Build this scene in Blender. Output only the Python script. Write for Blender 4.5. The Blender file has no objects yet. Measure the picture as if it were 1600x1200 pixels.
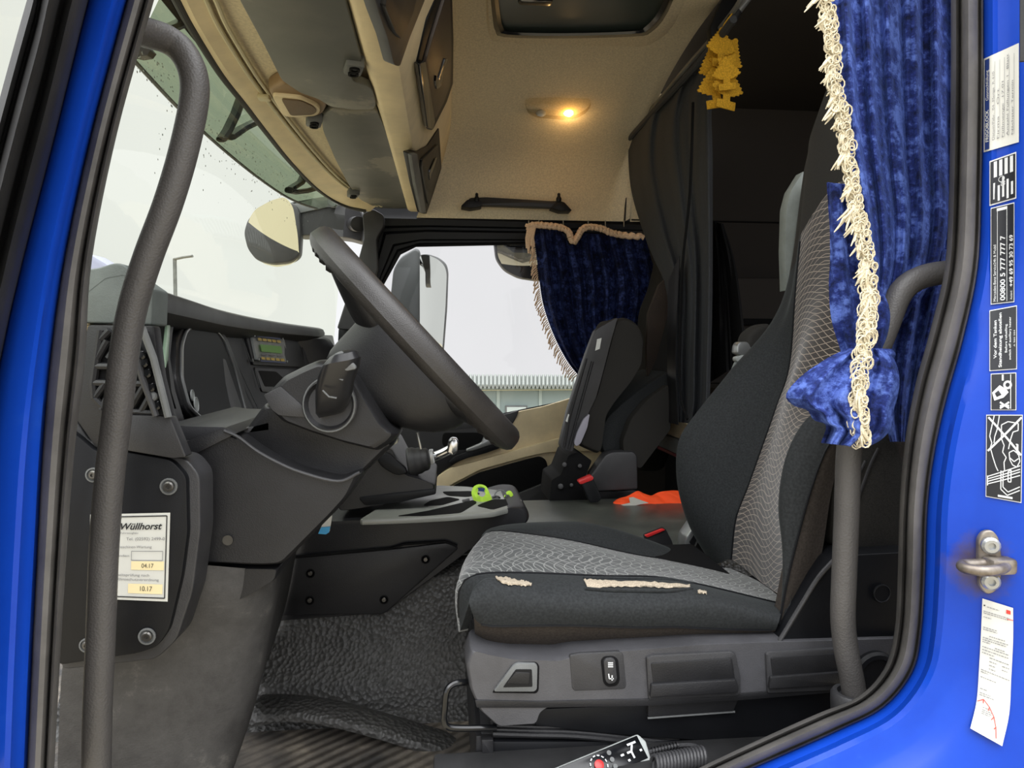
import bpy, bmesh, math, random
from mathutils import Vector, Matrix
random.seed(7)
PI = math.pi
scene = bpy.context.scene
COL = scene.collection

# ------------------------------------------------------------------ camera
F = 1067.0                      # focal length in pixels of the 1600x1200 frame
YAW, PITCH = math.radians(5.4), math.radians(-2.7)
cam_d = bpy.data.cameras.new('camera'); cam = bpy.data.objects.new('camera', cam_d); COL.objects.link(cam)
cam_d.sensor_width = 36.0; cam_d.lens = F * 36.0 / 1600.0; cam_d.clip_start = 0.02; cam_d.clip_end = 400
fwd = Vector((math.sin(YAW) * math.cos(PITCH), math.cos(YAW) * math.cos(PITCH), math.sin(PITCH)))
right = Vector((math.cos(YAW), -math.sin(YAW), 0)); upv = right.cross(fwd)
cam.matrix_world = Matrix(((right.x, upv.x, -fwd.x, 0), (right.y, upv.y, -fwd.y, 0), (right.z, upv.z, -fwd.z, 0), (0, 0, 0, 1)))
scene.camera = cam

# ------------------------------------------------------------------ world (overcast sky), exposure
scene.view_settings.view_transform = 'Standard'
scene.view_settings.look = 'None'
scene.view_settings.gamma = 1.0
scene.view_settings.use_curve_mapping = False
scene.view_settings.exposure = 0.0
wd = bpy.data.worlds.new('overcast_sky'); scene.world = wd; wd.use_nodes = True
nt = wd.node_tree; nt.nodes.clear()
def wn(t, **k):
    n = nt.nodes.new(t)
    for a, b in k.items(): setattr(n, a, b)
    return n
o_ = wn('ShaderNodeOutputWorld'); bg = wn('ShaderNodeBackground'); tc = wn('ShaderNodeTexCoord'); sp = wn('ShaderNodeSeparateXYZ')
mr = wn('ShaderNodeMapRange'); mr.interpolation_type = 'SMOOTHSTEP'
# the cloud cover is thinner (brighter) on the driver's side of the truck, thick ahead and beyond it
mr.inputs['From Min'].default_value = 0.15; mr.inputs['From Max'].default_value = -0.75
mr.inputs['To Min'].default_value = 1.0; mr.inputs['To Max'].default_value = 1.75
nt.links.new(tc.outputs['Generated'], sp.inputs[0]); nt.links.new(sp.outputs['Y'], mr.inputs['Value'])
ns = wn('ShaderNodeTexNoise'); ns.inputs['Scale'].default_value = 2.2; ns.inputs['Detail'].default_value = 4
nt.links.new(tc.outputs['Generated'], ns.inputs['Vector'])
cr = wn('ShaderNodeMapRange'); cr.inputs['From Min'].default_value = .35; cr.inputs['From Max'].default_value = .65
cr.inputs['To Min'].default_value = .96; cr.inputs['To Max'].default_value = 1.03
nt.links.new(ns.outputs['Fac'], cr.inputs['Value'])
mu = wn('ShaderNodeMath', operation='MULTIPLY'); nt.links.new(mr.outputs[0], mu.inputs[0]); nt.links.new(cr.outputs[0], mu.inputs[1])
# an overcast sky is several times brighter overhead than at the horizon
zr = wn('ShaderNodeMapRange'); zr.interpolation_type = 'SMOOTHSTEP'; zr.inputs['From Min'].default_value = .38; zr.inputs['From Max'].default_value = .95
zr.inputs['To Min'].default_value = 1.0; zr.inputs['To Max'].default_value = 5.0; nt.links.new(sp.outputs['Z'], zr.inputs['Value'])
mz = wn('ShaderNodeMath', operation='MULTIPLY'); nt.links.new(mu.outputs[0], mz.inputs[0]); nt.links.new(zr.outputs[0], mz.inputs[1]); mu = mz
bg.inputs['Color'].default_value = (0.97, 0.98, 1.0, 1)
nt.links.new(mu.outputs[0], bg.inputs['Strength']); nt.links.new(bg.outputs[0], o_.inputs[0])

# ------------------------------------------------------------------ geometry helpers
def ray(px, py):
    return (fwd + right * ((px - 800) / F) + upv * ((600 - py) / F))
def onplane(px, py, P, N):
    d = ray(px, py); return d * (Vector(P).dot(N) / d.dot(N))
def W(px, py, Y): return onplane(px, py, Vector((0, Y, 0)), Vector((0, 1, 0)))
def WX(px, py, X): return onplane(px, py, Vector((X, 0, 0)), Vector((1, 0, 0)))
def WZ(px, py, Z): return onplane(px, py, Vector((0, 0, Z)), Vector((0, 0, 1)))
def plane(p):
    if p[0] == 'Y': return Vector((0, p[1], 0)), Vector((0, 1, 0))
    if p[0] == 'X': return Vector((p[1], 0, 0)), Vector((1, 0, 0))
    if p[0] == 'Z': return Vector((0, 0, p[1])), Vector((0, 0, 1))
    return Vector(p[0]), Vector(p[1]).normalized()

def fillet(pts, r=6, seg=4):
    """round the corners of a closed 2D outline; a point may carry its own radius as third number"""
    out = []; n = len(pts)
    for i in range(n):
        p = Vector(pts[i][:2]); a = Vector(pts[i - 1][:2]); b = Vector(pts[(i + 1) % n][:2])
        rr = pts[i][2] if len(pts[i]) > 2 else r
        la, lb = (a - p).length, (b - p).length
        rr = min(rr, la * .48, lb * .48)
        if rr < .3: out.append((p.x, p.y)); continue
        q0 = p + (a - p) * (rr / la); q1 = p + (b - p) * (rr / lb)
        for k in range(seg + 1):
            t = k / seg
            q = q0 * (1 - t) ** 2 + p * 2 * t * (1 - t) + q1 * t * t
            out.append((q.x, q.y))
    return out
def spline(pts, n=6, closed=False):
    """Catmull-Rom through points (tuples or Vectors of any size)"""
    P = [Vector(p) for p in pts]; m = len(P); out = []
    rng = range(m) if closed else range(m - 1)
    for i in rng:
        p1, p2 = P[i], P[(i + 1) % m]
        p0 = P[i - 1] if (closed or i > 0) else p1 * 2 - p2
        p3 = P[(i + 2) % m] if (closed or i + 2 < m) else p2 * 2 - p1
        for k in range(n):
            t = k / n
            out.append(.5 * ((2 * p1) + (p2 - p0) * t + (2 * p0 - 5 * p1 + 4 * p2 - p3) * t * t + (3 * p1 - p0 - 3 * p2 + p3) * t ** 3))
    if not closed: out.append(P[-1].copy())
    return out
def lerp(a, b, t): return a + (b - a) * t
def interp(tab, x):
    if x <= tab[0][0]: return tab[0][1]
    for (a, va), (b, vb) in zip(tab, tab[1:]):
        if x <= b: return va + (vb - va) * (x - a) / (b - a)
    return tab[-1][1]

def link(name, me, mat, parent=None, smooth=True):
    o = bpy.data.objects.new(name, me); COL.objects.link(o)
    if mat: me.materials.append(mat)
    if parent is not None: o.parent = parent; o.matrix_parent_inverse = parent.matrix_world.inverted() if False else Matrix.Translation(-parent.location)
    if smooth:
        for p in me.polygons: p.use_smooth = True
    return o
def finish(name, bm, mat, parent=None, bevel=0, seg=2, smooth=True, sub=0, solid=0, angle=35, off=-1, doubles=1e-6):
    if doubles: bmesh.ops.remove_doubles(bm, verts=bm.verts, dist=doubles)
    if not solid: bmesh.ops.recalc_face_normals(bm, faces=bm.faces)
    me = bpy.data.meshes.new(name); bm.to_mesh(me); bm.free()
    o = link(name, me, mat, parent, smooth)
    if solid:
        m = o.modifiers.new('thickness', 'SOLIDIFY'); m.thickness = solid; m.offset = off
    if bevel:
        m = o.modifiers.new('bevel', 'BEVEL'); m.width = bevel; m.segments = seg; m.limit_method = 'ANGLE'; m.angle_limit = math.radians(angle); m.harden_normals = False
    if sub:
        m = o.modifiers.new('subdivision', 'SUBSURF'); m.levels = sub; m.render_levels = sub
    if smooth and not sub:
        m = o.modifiers.new('edge_split', 'EDGE_SPLIT'); m.split_angle = math.radians(32 if not bevel else 40)
    return o
def slab(name, pts, pl, depth, mat, parent=None, r=0, bevel=.002, seg=2, world=False, taper=0):
    """outline given in photo pixels, laid on a real plane and extruded by depth along the plane's normal"""
    P, N = plane(pl)
    q = fillet(pts, r) if r or any(len(p) > 2 for p in pts) else [p[:2] for p in pts]
    vs = [onplane(x, y, P, N) for x, y in q]
    return slabw(name, vs, N * depth, mat, parent, bevel, seg, taper)
def slabw(name, vs, ext, mat, parent=None, bevel=.002, seg=2, taper=0):
    bm = bmesh.new(); ext = Vector(ext)
    c = sum(vs, Vector()) / len(vs)
    a = [bm.verts.new(v) for v in vs]; b = [bm.verts.new(lerp(v, c, taper) + ext) for v in vs]
    n = len(a)
    bm.faces.new(a); bm.faces.new(list(reversed(b)))
    for i in range(n): bm.faces.new((a[i], b[i], b[(i + 1) % n], a[(i + 1) % n]))
    return finish(name, bm, mat, parent, bevel, seg)
def box(name, lo, hi, mat, parent=None, bevel=.004, seg=2, rot=None, piv=None):
    bm = bmesh.new(); bmesh.ops.create_cube(bm, size=1)
    lo, hi = Vector(lo), Vector(hi); c = (lo + hi) / 2; s = hi - lo
    M = Matrix.Translation(c) @ (rot.to_4x4() if rot else Matrix.Identity(4)) @ Matrix.Diagonal((abs(s.x), abs(s.y), abs(s.z), 1))
    bmesh.ops.transform(bm, matrix=M, verts=bm.verts)
    return finish(name, bm, mat, parent, bevel, seg)
def frames(P):
    T = []
    for i in range(len(P)):
        t = (P[min(i + 1, len(P) - 1)] - P[max(i - 1, 0)])
        T.append(t.normalized() if t.length > 1e-9 else (T[-1] if T else Vector((0, 0, 1))))
    up = Vector((0, 0, 1)) if abs(T[0].z) < .9 else Vector((1, 0, 0))
    N = (up - T[0] * up.dot(T[0])).normalized(); out = []
    for t in T:
        N = (N - t * N.dot(t)); N = N.normalized() if N.length > 1e-9 else t.orthogonal().normalized()
        out.append((t, N, t.cross(N)))
    return out
def tube_bm(bm, P, r, n=12, caps=True, closed=False, sx=1.0):
    P = [Vector(p) for p in P]; fr = frames(P); rings = []
    for i, (p, (t, N, B)) in enumerate(zip(P, fr)):
        rr = r[i] if isinstance(r, (list, tuple)) else r
        rings.append([bm.verts.new(p + N * (rr * sx * math.cos(2 * PI * k / n)) + B * (rr * math.sin(2 * PI * k / n))) for k in range(n)])
    m = len(rings)
    for i in range(m if closed else m - 1):
        A, Bq = rings[i], rings[(i + 1) % m]
        for k in range(n): bm.faces.new((A[k], A[(k + 1) % n], Bq[(k + 1) % n], Bq[k]))
    if caps and not closed:
        bm.faces.new(list(reversed(rings[0]))); bm.faces.new(rings[-1])
def tube(name, P, r, mat, parent=None, n=14, bevel=0, closed=False, sx=1.0):
    bm = bmesh.new(); tube_bm(bm, P, r, n, True, closed, sx)
    return finish(name, bm, mat, parent, bevel, doubles=0)
def cyl(name, a, b, r, mat, parent=None, n=24, r2=None, bevel=.001):
    bm = bmesh.new(); tube_bm(bm, [Vector(a), Vector(b)], [r, r if r2 is None else r2], n)
    return finish(name, bm, mat, parent, bevel)
def grid_bm(bm, rows, closed=False, uvs=None, caps=False):
    V = [[bm.verts.new(p) for p in row] for row in rows]
    uvl = bm.loops.layers.uv.verify()
    nr, nc = len(V), len(V[0])
    # arc-length uv
    for i in range(nr - 1):
        for j in range(nc if closed else nc - 1):
            j2 = (j + 1) % nc
            f = bm.faces.new((V[i][j], V[i][j2], V[i + 1][j2], V[i + 1][j]))
            uu = ((i, j), (i, j + 1), (i + 1, j + 1), (i + 1, j))
            for l, (a, b) in zip(f.loops, uu): l[uvl].uv = uvs[a][b % len(uvs[a])] if uvs else (b / (nc - 1), a / (nr - 1))
    if caps: bm.faces.new(V[0]); bm.faces.new(list(reversed(V[-1])))
    return V
def sheet(name, rows, mat, parent=None, solid=.004, sub=0, closed=False, off=0, caps=False, bevel=0, uvs=None):
    bm = bmesh.new(); grid_bm(bm, rows, closed, uvs, caps)
    return finish(name, bm, mat, parent, solid=solid, sub=sub, off=off, bevel=bevel, doubles=0)
def lathe(name, prof, mat, M, parent=None, n=32, bevel=0):
    """prof: (radius, height) pairs about the local z axis; M places it"""
    bm = bmesh.new(); rings = []
    for (r, h) in prof:
        rings.append([bm.verts.new(M @ Vector((r * math.cos(2 * PI * k / n), r * math.sin(2 * PI * k / n), h))) for k in range(n)])
    for A, B in zip(rings, rings[1:]):
        for k in range(n): bm.faces.new((A[k], A[(k + 1) % n], B[(k + 1) % n], B[k]))
    bm.faces.new(rings[0]); bm.faces.new(rings[-1])
    return finish(name, bm, mat, parent, bevel)
def axis_matrix(o, z, x=None):
    z = Vector(z).normalized(); x = Vector(x) if x is not None else z.orthogonal()
    x = (x - z * x.dot(z)).normalized(); y = z.cross(x)
    return Matrix(((x.x, y.x, z.x, o[0]), (x.y, y.y, z.y, o[1]), (x.z, y.z, z.z, o[2]), (0, 0, 0, 1)))
def thing(name, label, cat, loc=(0, 0, 0), group=None, kind=None):
    o = bpy.data.objects.new(name, None); COL.objects.link(o); o.location = loc; o.empty_display_size = .05
    return tag(o, label, cat, group, kind)
def tag(o, label=None, cat=None, group=None, kind=None):
    if label: o['label'] = label
    if cat: o['category'] = cat
    if group: o['group'] = group
    if kind: o['kind'] = kind
    return o
def struct(o): o['kind'] = 'structure'; return o
def plabel(o, s): o['label'] = s; return o

# ------------------------------------------------------------------ materials
def lin(c):
    r = []
    for v in c[:3]:
        v /= 255.0; r.append(v / 12.92 if v <= .04045 else ((v + .055) / 1.055) ** 2.4)
    return (*r, 1)
class Mat:
    def __init__(s, name, col=(128, 128, 128), rough=.5, metal=0, spec=.5, **k):
        s.m = bpy.data.materials.new(name); s.m.use_nodes = True; s.nt = s.m.node_tree
        s.b = s.nt.nodes['Principled BSDF']; s.b.inputs['Base Color'].default_value = lin(col)
        s.b.inputs['Roughness'].default_value = rough; s.b.inputs['Metallic'].default_value = metal
        s.b.inputs['Specular IOR Level'].default_value = spec
        for a, v in k.items(): s.b.inputs[a.replace('_', ' ')].default_value = v
        s.col = col
    def n(s, t, **k):
        n = s.nt.nodes.new(t)
        for a, v in k.items(): setattr(n, a, v)
        return n
    def l(s, a, b): s.nt.links.new(a, b)
    def coord(s, out='Object', scale=(1, 1, 1), rot=(0, 0, 0)):
        t = s.n('ShaderNodeTexCoord'); m = s.n('ShaderNodeMapping'); m.inputs['Scale'].default_value = scale; m.inputs['Rotation'].default_value = rot
        s.l(t.outputs[out], m.inputs['Vector']); return m.outputs[0]
    def noise(s, scale, detail=3, vec=None, rough=.5):
        n = s.n('ShaderNodeTexNoise'); n.inputs['Scale'].default_value = scale; n.inputs['Detail'].default_value = detail; n.inputs['Roughness'].default_value = rough
        s.l(vec if vec is not None else s.coord(), n.inputs['Vector']); return n.outputs['Fac']
    def voro(s, scale, vec=None, feature='F1'):
        n = s.n('ShaderNodeTexVoronoi'); n.inputs['Scale'].default_value = scale; n.feature = feature
        s.l(vec if vec is not None else s.coord(), n.inputs['Vector']); return n.outputs['Distance']
    def ramp(s, fac, stops):
        r = s.n('ShaderNodeValToRGB'); e = r.color_ramp.elements
        while len(e) < len(stops): e.new(.5)
        for q, (p, c) in zip(e, stops): q.position = p; q.color = lin(c) if max(c) > 1 else (*c, 1)
        s.l(fac, r.inputs[0]); return r.outputs[0]
    def bump(s, h, strength=.3, dist=.001):
        b = s.n('ShaderNodeBump'); b.inputs['Strength'].default_value = strength; b.inputs['Distance'].default_value = dist
        s.l(h, b.inputs['Height'])
        if s.b.inputs['Normal'].is_linked:
            s.l(s.b.inputs['Normal'].links[0].from_socket, b.inputs['Normal'])
        s.l(b.outputs[0], s.b.inputs['Normal']); return s
    def color(s, c): s.l(c, s.b.inputs['Base Color']); return s
    def math(s, op, a, b=None, c=None):
        m = s.n('ShaderNodeMath', operation=op)
        for i, v in enumerate((a, b, c)):
            if v is None: continue
            if isinstance(v, (int, float)): m.inputs[i].default_value = v
            else: s.l(v, m.inputs[i])
        return m.outputs[0]
    def mix(s, fac, a, b):
        m = s.n('ShaderNodeMix', data_type='RGBA')
        s.l(fac, m.inputs[0]) if not isinstance(fac, (int, float)) else setattr(m.inputs[0], 'default_value', fac)
        for q, v in ((6, a), (7, b)):
            if isinstance(v, tuple): m.inputs[q].default_value = lin(v)
            else: s.l(v, m.inputs[q])
        return m.outputs[2]

def plastic(name, col, rough=.5, grain=600, strength=.25, dirt=.12, spec=.5):
    m = Mat(name, col, rough, spec=spec)
    n = m.noise(7, 6, rough=.65); lo = tuple(c * (1 - dirt) for c in col); hi = tuple(min(255, c * (1 + dirt) + 4 * dirt * 8) for c in col)
    m.color(m.ramp(n, [(.35, lo), (.7, hi)]))
    if grain: m.bump(m.voro(grain), strength, .0006)
    r = m.n('ShaderNodeMapRange'); m.l(n, r.inputs[0]); r.inputs['To Min'].default_value = rough - .07; r.inputs['To Max'].default_value = rough + .12
    m.l(r.outputs[0], m.b.inputs['Roughness'])
    return m.m
M = {}
M['black'] = plastic('black_grained_plastic', (29, 29, 31), .42, spec=.4)
M['grey'] = plastic('dark_grey_plastic', (48, 48, 50), .44)
M['band'] = plastic('worn_grey_seat_trim', (68, 68, 71), .42)
M['midgrey'] = plastic('mid_grey_plastic', (96, 98, 98), .55)
M['padgrey'] = plastic('soft_grey_dash_pad', (84, 90, 88), .6)
M['deep'] = plastic('deep_black_plastic', (15, 16, 19), .45, 900, .12, spec=.25)
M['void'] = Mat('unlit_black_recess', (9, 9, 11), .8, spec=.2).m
M['gloss'] = Mat('gloss_black_plastic', (16, 17, 19), .15).m
M['rubber'] = plastic('weathered_black_rubber', (80, 78, 76), .55, 300, .15, .2)
M['rubberd'] = plastic('dark_rubber', (34, 34, 35), .55, 300, .15, .2)
M['handle'] = plastic('leather_grained_handle_plastic', (74, 72, 71), .46, 420, .5, .06)
M['chrome'] = Mat('chrome', (205, 205, 205), .18, 1).m
M['silver'] = Mat('satin_silver_plastic', (170, 172, 172), .3, .7).m
M['screw'] = Mat('screw_steel', (95, 93, 90), .35, .8).m
M['white'] = Mat('white_paper', (204, 204, 197), .6).m
M['offwhite'] = Mat('white_film', (205, 207, 203), .5).m
M['yellowed'] = Mat('yellowed_label', (232, 216, 170), .6).m
M['ink'] = Mat('black_ink', (28, 28, 30), .6).m
M['greyink'] = Mat('grey_ink', (120, 120, 122), .6).m
M['redink'] = Mat('red_ink', (205, 60, 50), .6).m
M['plateink'] = Mat('printed_silver_white', (205, 207, 208), .45).m
M['plateblack'] = Mat('printed_black_foil', (20, 22, 28), .35).m
M['blueink'] = Mat('navy_print', (28, 50, 110), .5).m
M['orange'] = Mat('orange_hivis_cloth', (255, 84, 28), .8).m
M['reflect'] = Mat('reflective_tape', (196, 196, 186), .4).m
M['red'] = Mat('red_button_plastic', (205, 48, 48), .35).m
M['lime'] = Mat('lime_lanyard_webbing', (172, 214, 66), .75).m
M['belt'] = plastic('grey_belt_webbing', (120, 126, 122), .7, 1200, .2)
M['lightplate'] = plastic('light_grey_plastic', (150, 154, 152), .5)

def mk_paint():
    m = Mat('cab_blue_paint', (13, 60, 166), .3, spec=.22, Coat_Weight=.16, Coat_Roughness=.08)
    n = m.noise(5, 8, rough=.7); base = m.ramp(n, [(.3, (10, 55, 160)), (.62, (15, 64, 174)), (.8, (36, 82, 184))])
    # grime rubbed in round the door striker
    g = m.n('ShaderNodeNewGeometry'); vm_ = m.n('ShaderNodeVectorMath', operation='DISTANCE'); m.l(g.outputs['Position'], vm_.inputs[0]); vm_.inputs[1].default_value = W(1528, 882, .668)
    d = m.math('ADD', m.math('MULTIPLY', vm_.outputs['Value'], 26.0), m.math('MULTIPLY', m.noise(34, 5, rough=.7), 1.1))
    mr_ = m.n('ShaderNodeMapRange'); m.l(d, mr_.inputs[0]); mr_.inputs['From Min'].default_value = .75; mr_.inputs['From Max'].default_value = 1.5; mr_.inputs['To Min'].default_value = .9; mr_.inputs['To Max'].default_value = 0
    m.color(m.mix(mr_.outputs[0], base, (84, 70, 50)))
    return m.m
M['blue'] = mk_paint()
def mk_headliner(name, col, bump=.25):
    m = Mat(name, col, .9, spec=.2)
    n = m.noise(180, 4); m.color(m.ramp(n, [(.3, tuple(c * .93 for c in col)), (.7, tuple(min(255, c * 1.05) for c in col))]))
    m.bump(n, bump, .001); return m.m
M['liner'] = mk_headliner('beige_felt_headliner', (216, 202, 172), .12)
M['beige'] = plastic('beige_plastic', (224, 206, 168), .55, 700, .15, .05)
M['tan'] = plastic('tan_speaker_plastic', (142, 116, 84), .55, 700, .15, .05)
M['railbeige'] = plastic('pale_beige_rail', (196, 186, 152), .4, 0, 0, .04)
def mk_carpet():
    m = Mat('grained_rubber_carpet', (50, 50, 49), .5)
    v = m.voro(115); m.bump(v, .8, .005)
    n = m.noise(6, 6); m.color(m.ramp(n, [(.3, (46, 46, 45)), (.75, (68, 67, 65))])); return m.m
M['carpet'] = mk_carpet()
tt = Mat('smooth_tunnel_cover', (76, 78, 74), .38); tt.color(tt.ramp(tt.noise(7, 8, rough=.7), [(.35, (62, 64, 61)), (.6, (84, 87, 82)), (.78, (118, 120, 114))])); tt.bump(tt.voro(350), .15, .0008); M['tunneltop'] = tt.m
def mk_dirty():
    m = Mat('scuffed_grey_trim', (54, 53, 53), .6)
    n = m.noise(9, 9, rough=.75); m.color(m.ramp(n, [(.36, (44, 43, 43)), (.58, (66, 65, 64)), (.72, (108, 105, 101))]))
    m.bump(m.voro(420), .3, .0008); return m.m
M['scuffed'] = mk_dirty()
def mk_mat():
    m = Mat('dirty_rubber_floor_mat', (60, 57, 53), .65)
    n = m.noise(10, 9, rough=.7); m.color(m.ramp(n, [(.36, (44, 42, 40)), (.55, (84, 78, 70)), (.8, (148, 138, 122))]))
    wv = m.n('ShaderNodeTexWave'); wv.inputs['Scale'].default_value = 14; wv.inputs['Distortion'].default_value = .6; m.l(m.coord(rot=(0, 0, .9)), wv.inputs[0]); m.bump(wv.outputs['Fac'], .8, .006); m.bump(n, .3, .002); return m.m
M['floormat'] = mk_mat()
def mk_velvet(name, col, hi, sheen=.6, scale=60, crush=False):
    m = Mat(name, col, .85, spec=.15, Sheen_Weight=sheen, Sheen_Roughness=.35)
    m.b.inputs['Sheen Tint'].default_value = lin(hi)
    if crush:
        v = m.coord(scale=(.8, .8, 1.15)); n = m.noise(30, 7, v, .72); n2 = m.noise(110, 4, v, .6)
        k = m.math('ADD', m.math('MULTIPLY', n, .72), m.math('MULTIPLY', n2, .28))
        m.color(m.ramp(k, [(.40, tuple(c * .5 for c in col)), (.5, col), (.59, hi)])); m.bump(k, .7, .006)
    else:
        n = m.noise(scale, 5); m.color(m.ramp(n, [(.3, tuple(c * .85 for c in col)), (.75, tuple(c * 1.15 for c in col))])); m.bump(n, .2, .001)
    return m.m
M['bluevelvet'] = mk_velvet('crushed_blue_velvet', (36, 49, 110), (86, 109, 182), .7, crush=True)
M['navyvelvet'] = mk_velvet('crushed_navy_velvet', (22, 30, 66), (54, 68, 120), .4, crush=True)
M['seatvelvet'] = mk_velvet('charcoal_seat_velour', (42, 44, 45), (120, 126, 126), .35, 300)
M['seatbrown'] = mk_velvet('brownish_black_leatherette', (58, 53, 49), (110, 104, 98), .25, 300)
M['blackcloth'] = mk_velvet('black_curtain_cloth', (60, 62, 65), (90, 92, 96), .2, 500)
M['blackfabric'] = mk_velvet('black_seat_fabric', (46, 45, 43), (96, 94, 90), .25, 700)
M['yarn'] = mk_velvet('cream_yarn', (206, 196, 170), (255, 250, 235), .2, 900)
M['foam'] = mk_velvet('torn_pale_foam', (168, 156, 138), (240, 230, 210), .1, 500)
M['pinkyarn'] = mk_velvet('salmon_cream_ruffle', (222, 190, 158), (250, 225, 200), .2, 500)
M['airtree'] = mk_velvet('yellow_card', (196, 150, 44), (230, 190, 90), .05, 300)
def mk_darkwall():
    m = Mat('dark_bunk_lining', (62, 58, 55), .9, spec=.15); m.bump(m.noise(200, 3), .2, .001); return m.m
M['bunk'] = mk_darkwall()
def mk_pattern(name, base, line, nu, nv, amp):
    """fabric with a printed net of wavy thread lines, laid out in the cloth's own uv"""
    m = Mat(name, base, .85, spec=.15, Sheen_Weight=.3)
    t = m.n('ShaderNodeTexCoord'); s = m.n('ShaderNodeSeparateXYZ'); m.l(t.outputs['UV'], s.inputs[0])
    u, v = s.outputs[0], s.outputs[1]
    def lines(a, b, n, fr, am, ph, w):
        q = m.math('ADD', m.math('MULTIPLY', a, n), m.math('MULTIPLY', m.math('SINE', m.math('ADD', m.math('MULTIPLY', b, fr), ph)), am))
        d = m.math('ABSOLUTE', m.math('SUBTRACT', m.math('FRACT', q), .5))
        return m.math('LESS_THAN', d, w)
    A = lines(u, v, nu, nv, amp, 0, .055); B = lines(u, v, nu * .96, nv * 1.1, -amp, .9, .055); C = lines(v, u, 24 if amp < 1.3 else 9, 46, .9, 2, .035)
    k = m.math('MAXIMUM', m.math('MAXIMUM', A, B), C) if amp < 1.3 else m.math('MAXIMUM', A, B)
    nz = m.noise(40, 3); wv = m.n('ShaderNodeTexWave'); wv.inputs['Scale'].default_value = 160; m.l(m.coord(), wv.inputs[0])
    basec = m.mix(wv.outputs['Fac'], tuple(c * .85 for c in base), tuple(c * 1.12 for c in base))
    m.color(m.mix(m.math('MULTIPLY', k, .75), basec, line)); m.bump(k, .25, .001); return m.m
M['patseat'] = mk_pattern('net_patterned_seat_cloth', (38, 42, 42), (140, 142, 138), 62, 38, 1.2)
M['patback'] = mk_pattern('net_patterned_back_cloth', (48, 43, 40), (166, 152, 136), 84, 26, 1.5)
def mk_glass(name, tint, fac=.06):
    m = bpy.data.materials.new(name); m.use_nodes = True; t = m.node_tree; t.nodes.clear()
    o = t.nodes.new('ShaderNodeOutputMaterial'); a = t.nodes.new('ShaderNodeBsdfTransparent'); g = t.nodes.new('ShaderNodeBsdfGlossy')
    x = t.nodes.new('ShaderNodeMixShader'); fr = t.nodes.new('ShaderNodeMapRange'); lw = t.nodes.new('ShaderNodeLayerWeight'); lw.inputs[0].default_value = .5; pw = t.nodes.new('ShaderNodeMath'); pw.operation = 'POWER'; pw.inputs[1].default_value = 4; t.links.new(lw.outputs['Facing'], pw.inputs[0]); t.links.new(pw.outputs[0], fr.inputs[0]); fr.inputs['To Min'].default_value = .02; fr.inputs['To Max'].default_value = .5
    a.inputs[0].default_value = lin(tint); g.inputs['Roughness'].default_value = .02; g.inputs['Color'].default_value = (.8, .8, .8, 1)
    t.links.new(fr.outputs[0], x.inputs[0]); t.links.new(a.outputs[0], x.inputs[1]); t.links.new(g.outputs[0], x.inputs[2]); t.links.new(x.outputs[0], o.inputs[0]); return m
M['glass'] = mk_glass('windscreen_glass', (247, 250, 238))
M['sideglass'] = mk_glass('side_window_glass', (236, 235, 235))
M['tinted'] = mk_glass('green_tinted_acrylic', (150, 162, 140))
M['lens'] = mk_glass('lamp_lens', (240, 236, 228))
M['mirror'] = Mat('mirror_glass', (215, 218, 212), .03, 1).m
def emit(name, col, s):
    m = Mat(name, col, .5); m.b.inputs['Emission Color'].default_value = lin(col); m.b.inputs['Emission Strength'].default_value = s; return m.m
M['bulb'] = emit('glowing_bulb', (255, 190, 90), 14)
M['lcd'] = emit('green_lcd', (58, 96, 18), .5)

# decals: artwork mapped onto a patch S(s,t) -> world, s right, t up in reading direction
def patch(name, S, s0, t0, s1, t1, mat, parent, n=8, lift=.0006):
    bm = bmesh.new(); rows = []
    for j in range(n + 1):
        rows.append([S(lerp(s0, s1, i / n), lerp(t0, t1, j / n), lift) for i in range(n + 1)])
    grid_bm(bm, rows); me = bpy.data.meshes.new(name); bm.to_mesh(me); bm.free()
    return link(name, me, mat, parent)
def strokes(name, S, segs, w, mat, parent, asp=1.0, lift=.0009):
    """line artwork: list of polylines in patch coordinates, w = width in t units, asp = patch width/height"""
    bm = bmesh.new()
    for pl in segs:
        pl = [(lerp(a[0], b[0], k / m), lerp(a[1], b[1], k / m)) for a, b in zip(pl, pl[1:]) for m in (1 + int(math.hypot((b[0] - a[0]) * asp, b[1] - a[1]) / .12),) for k in range(m)] + [pl[-1]]
        for (x0, y0), (x1, y1) in zip(pl, pl[1:]):
            dx, dy = (x1 - x0) * asp, y1 - y0; L = math.hypot(dx, dy) or 1; nx, ny = -dy / L * w / 2, dx / L * w / 2
            q = [(x0 + nx / asp, y0 + ny), (x1 + nx / asp, y1 + ny), (x1 - nx / asp, y1 - ny), (x0 - nx / asp, y0 - ny)]
            bm.faces.new([bm.verts.new(S(a, b, lift)) for a, b in q])
    me = bpy.data.meshes.new(name); bm.to_mesh(me); bm.free(); return link(name, me, mat, parent, False)
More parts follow.
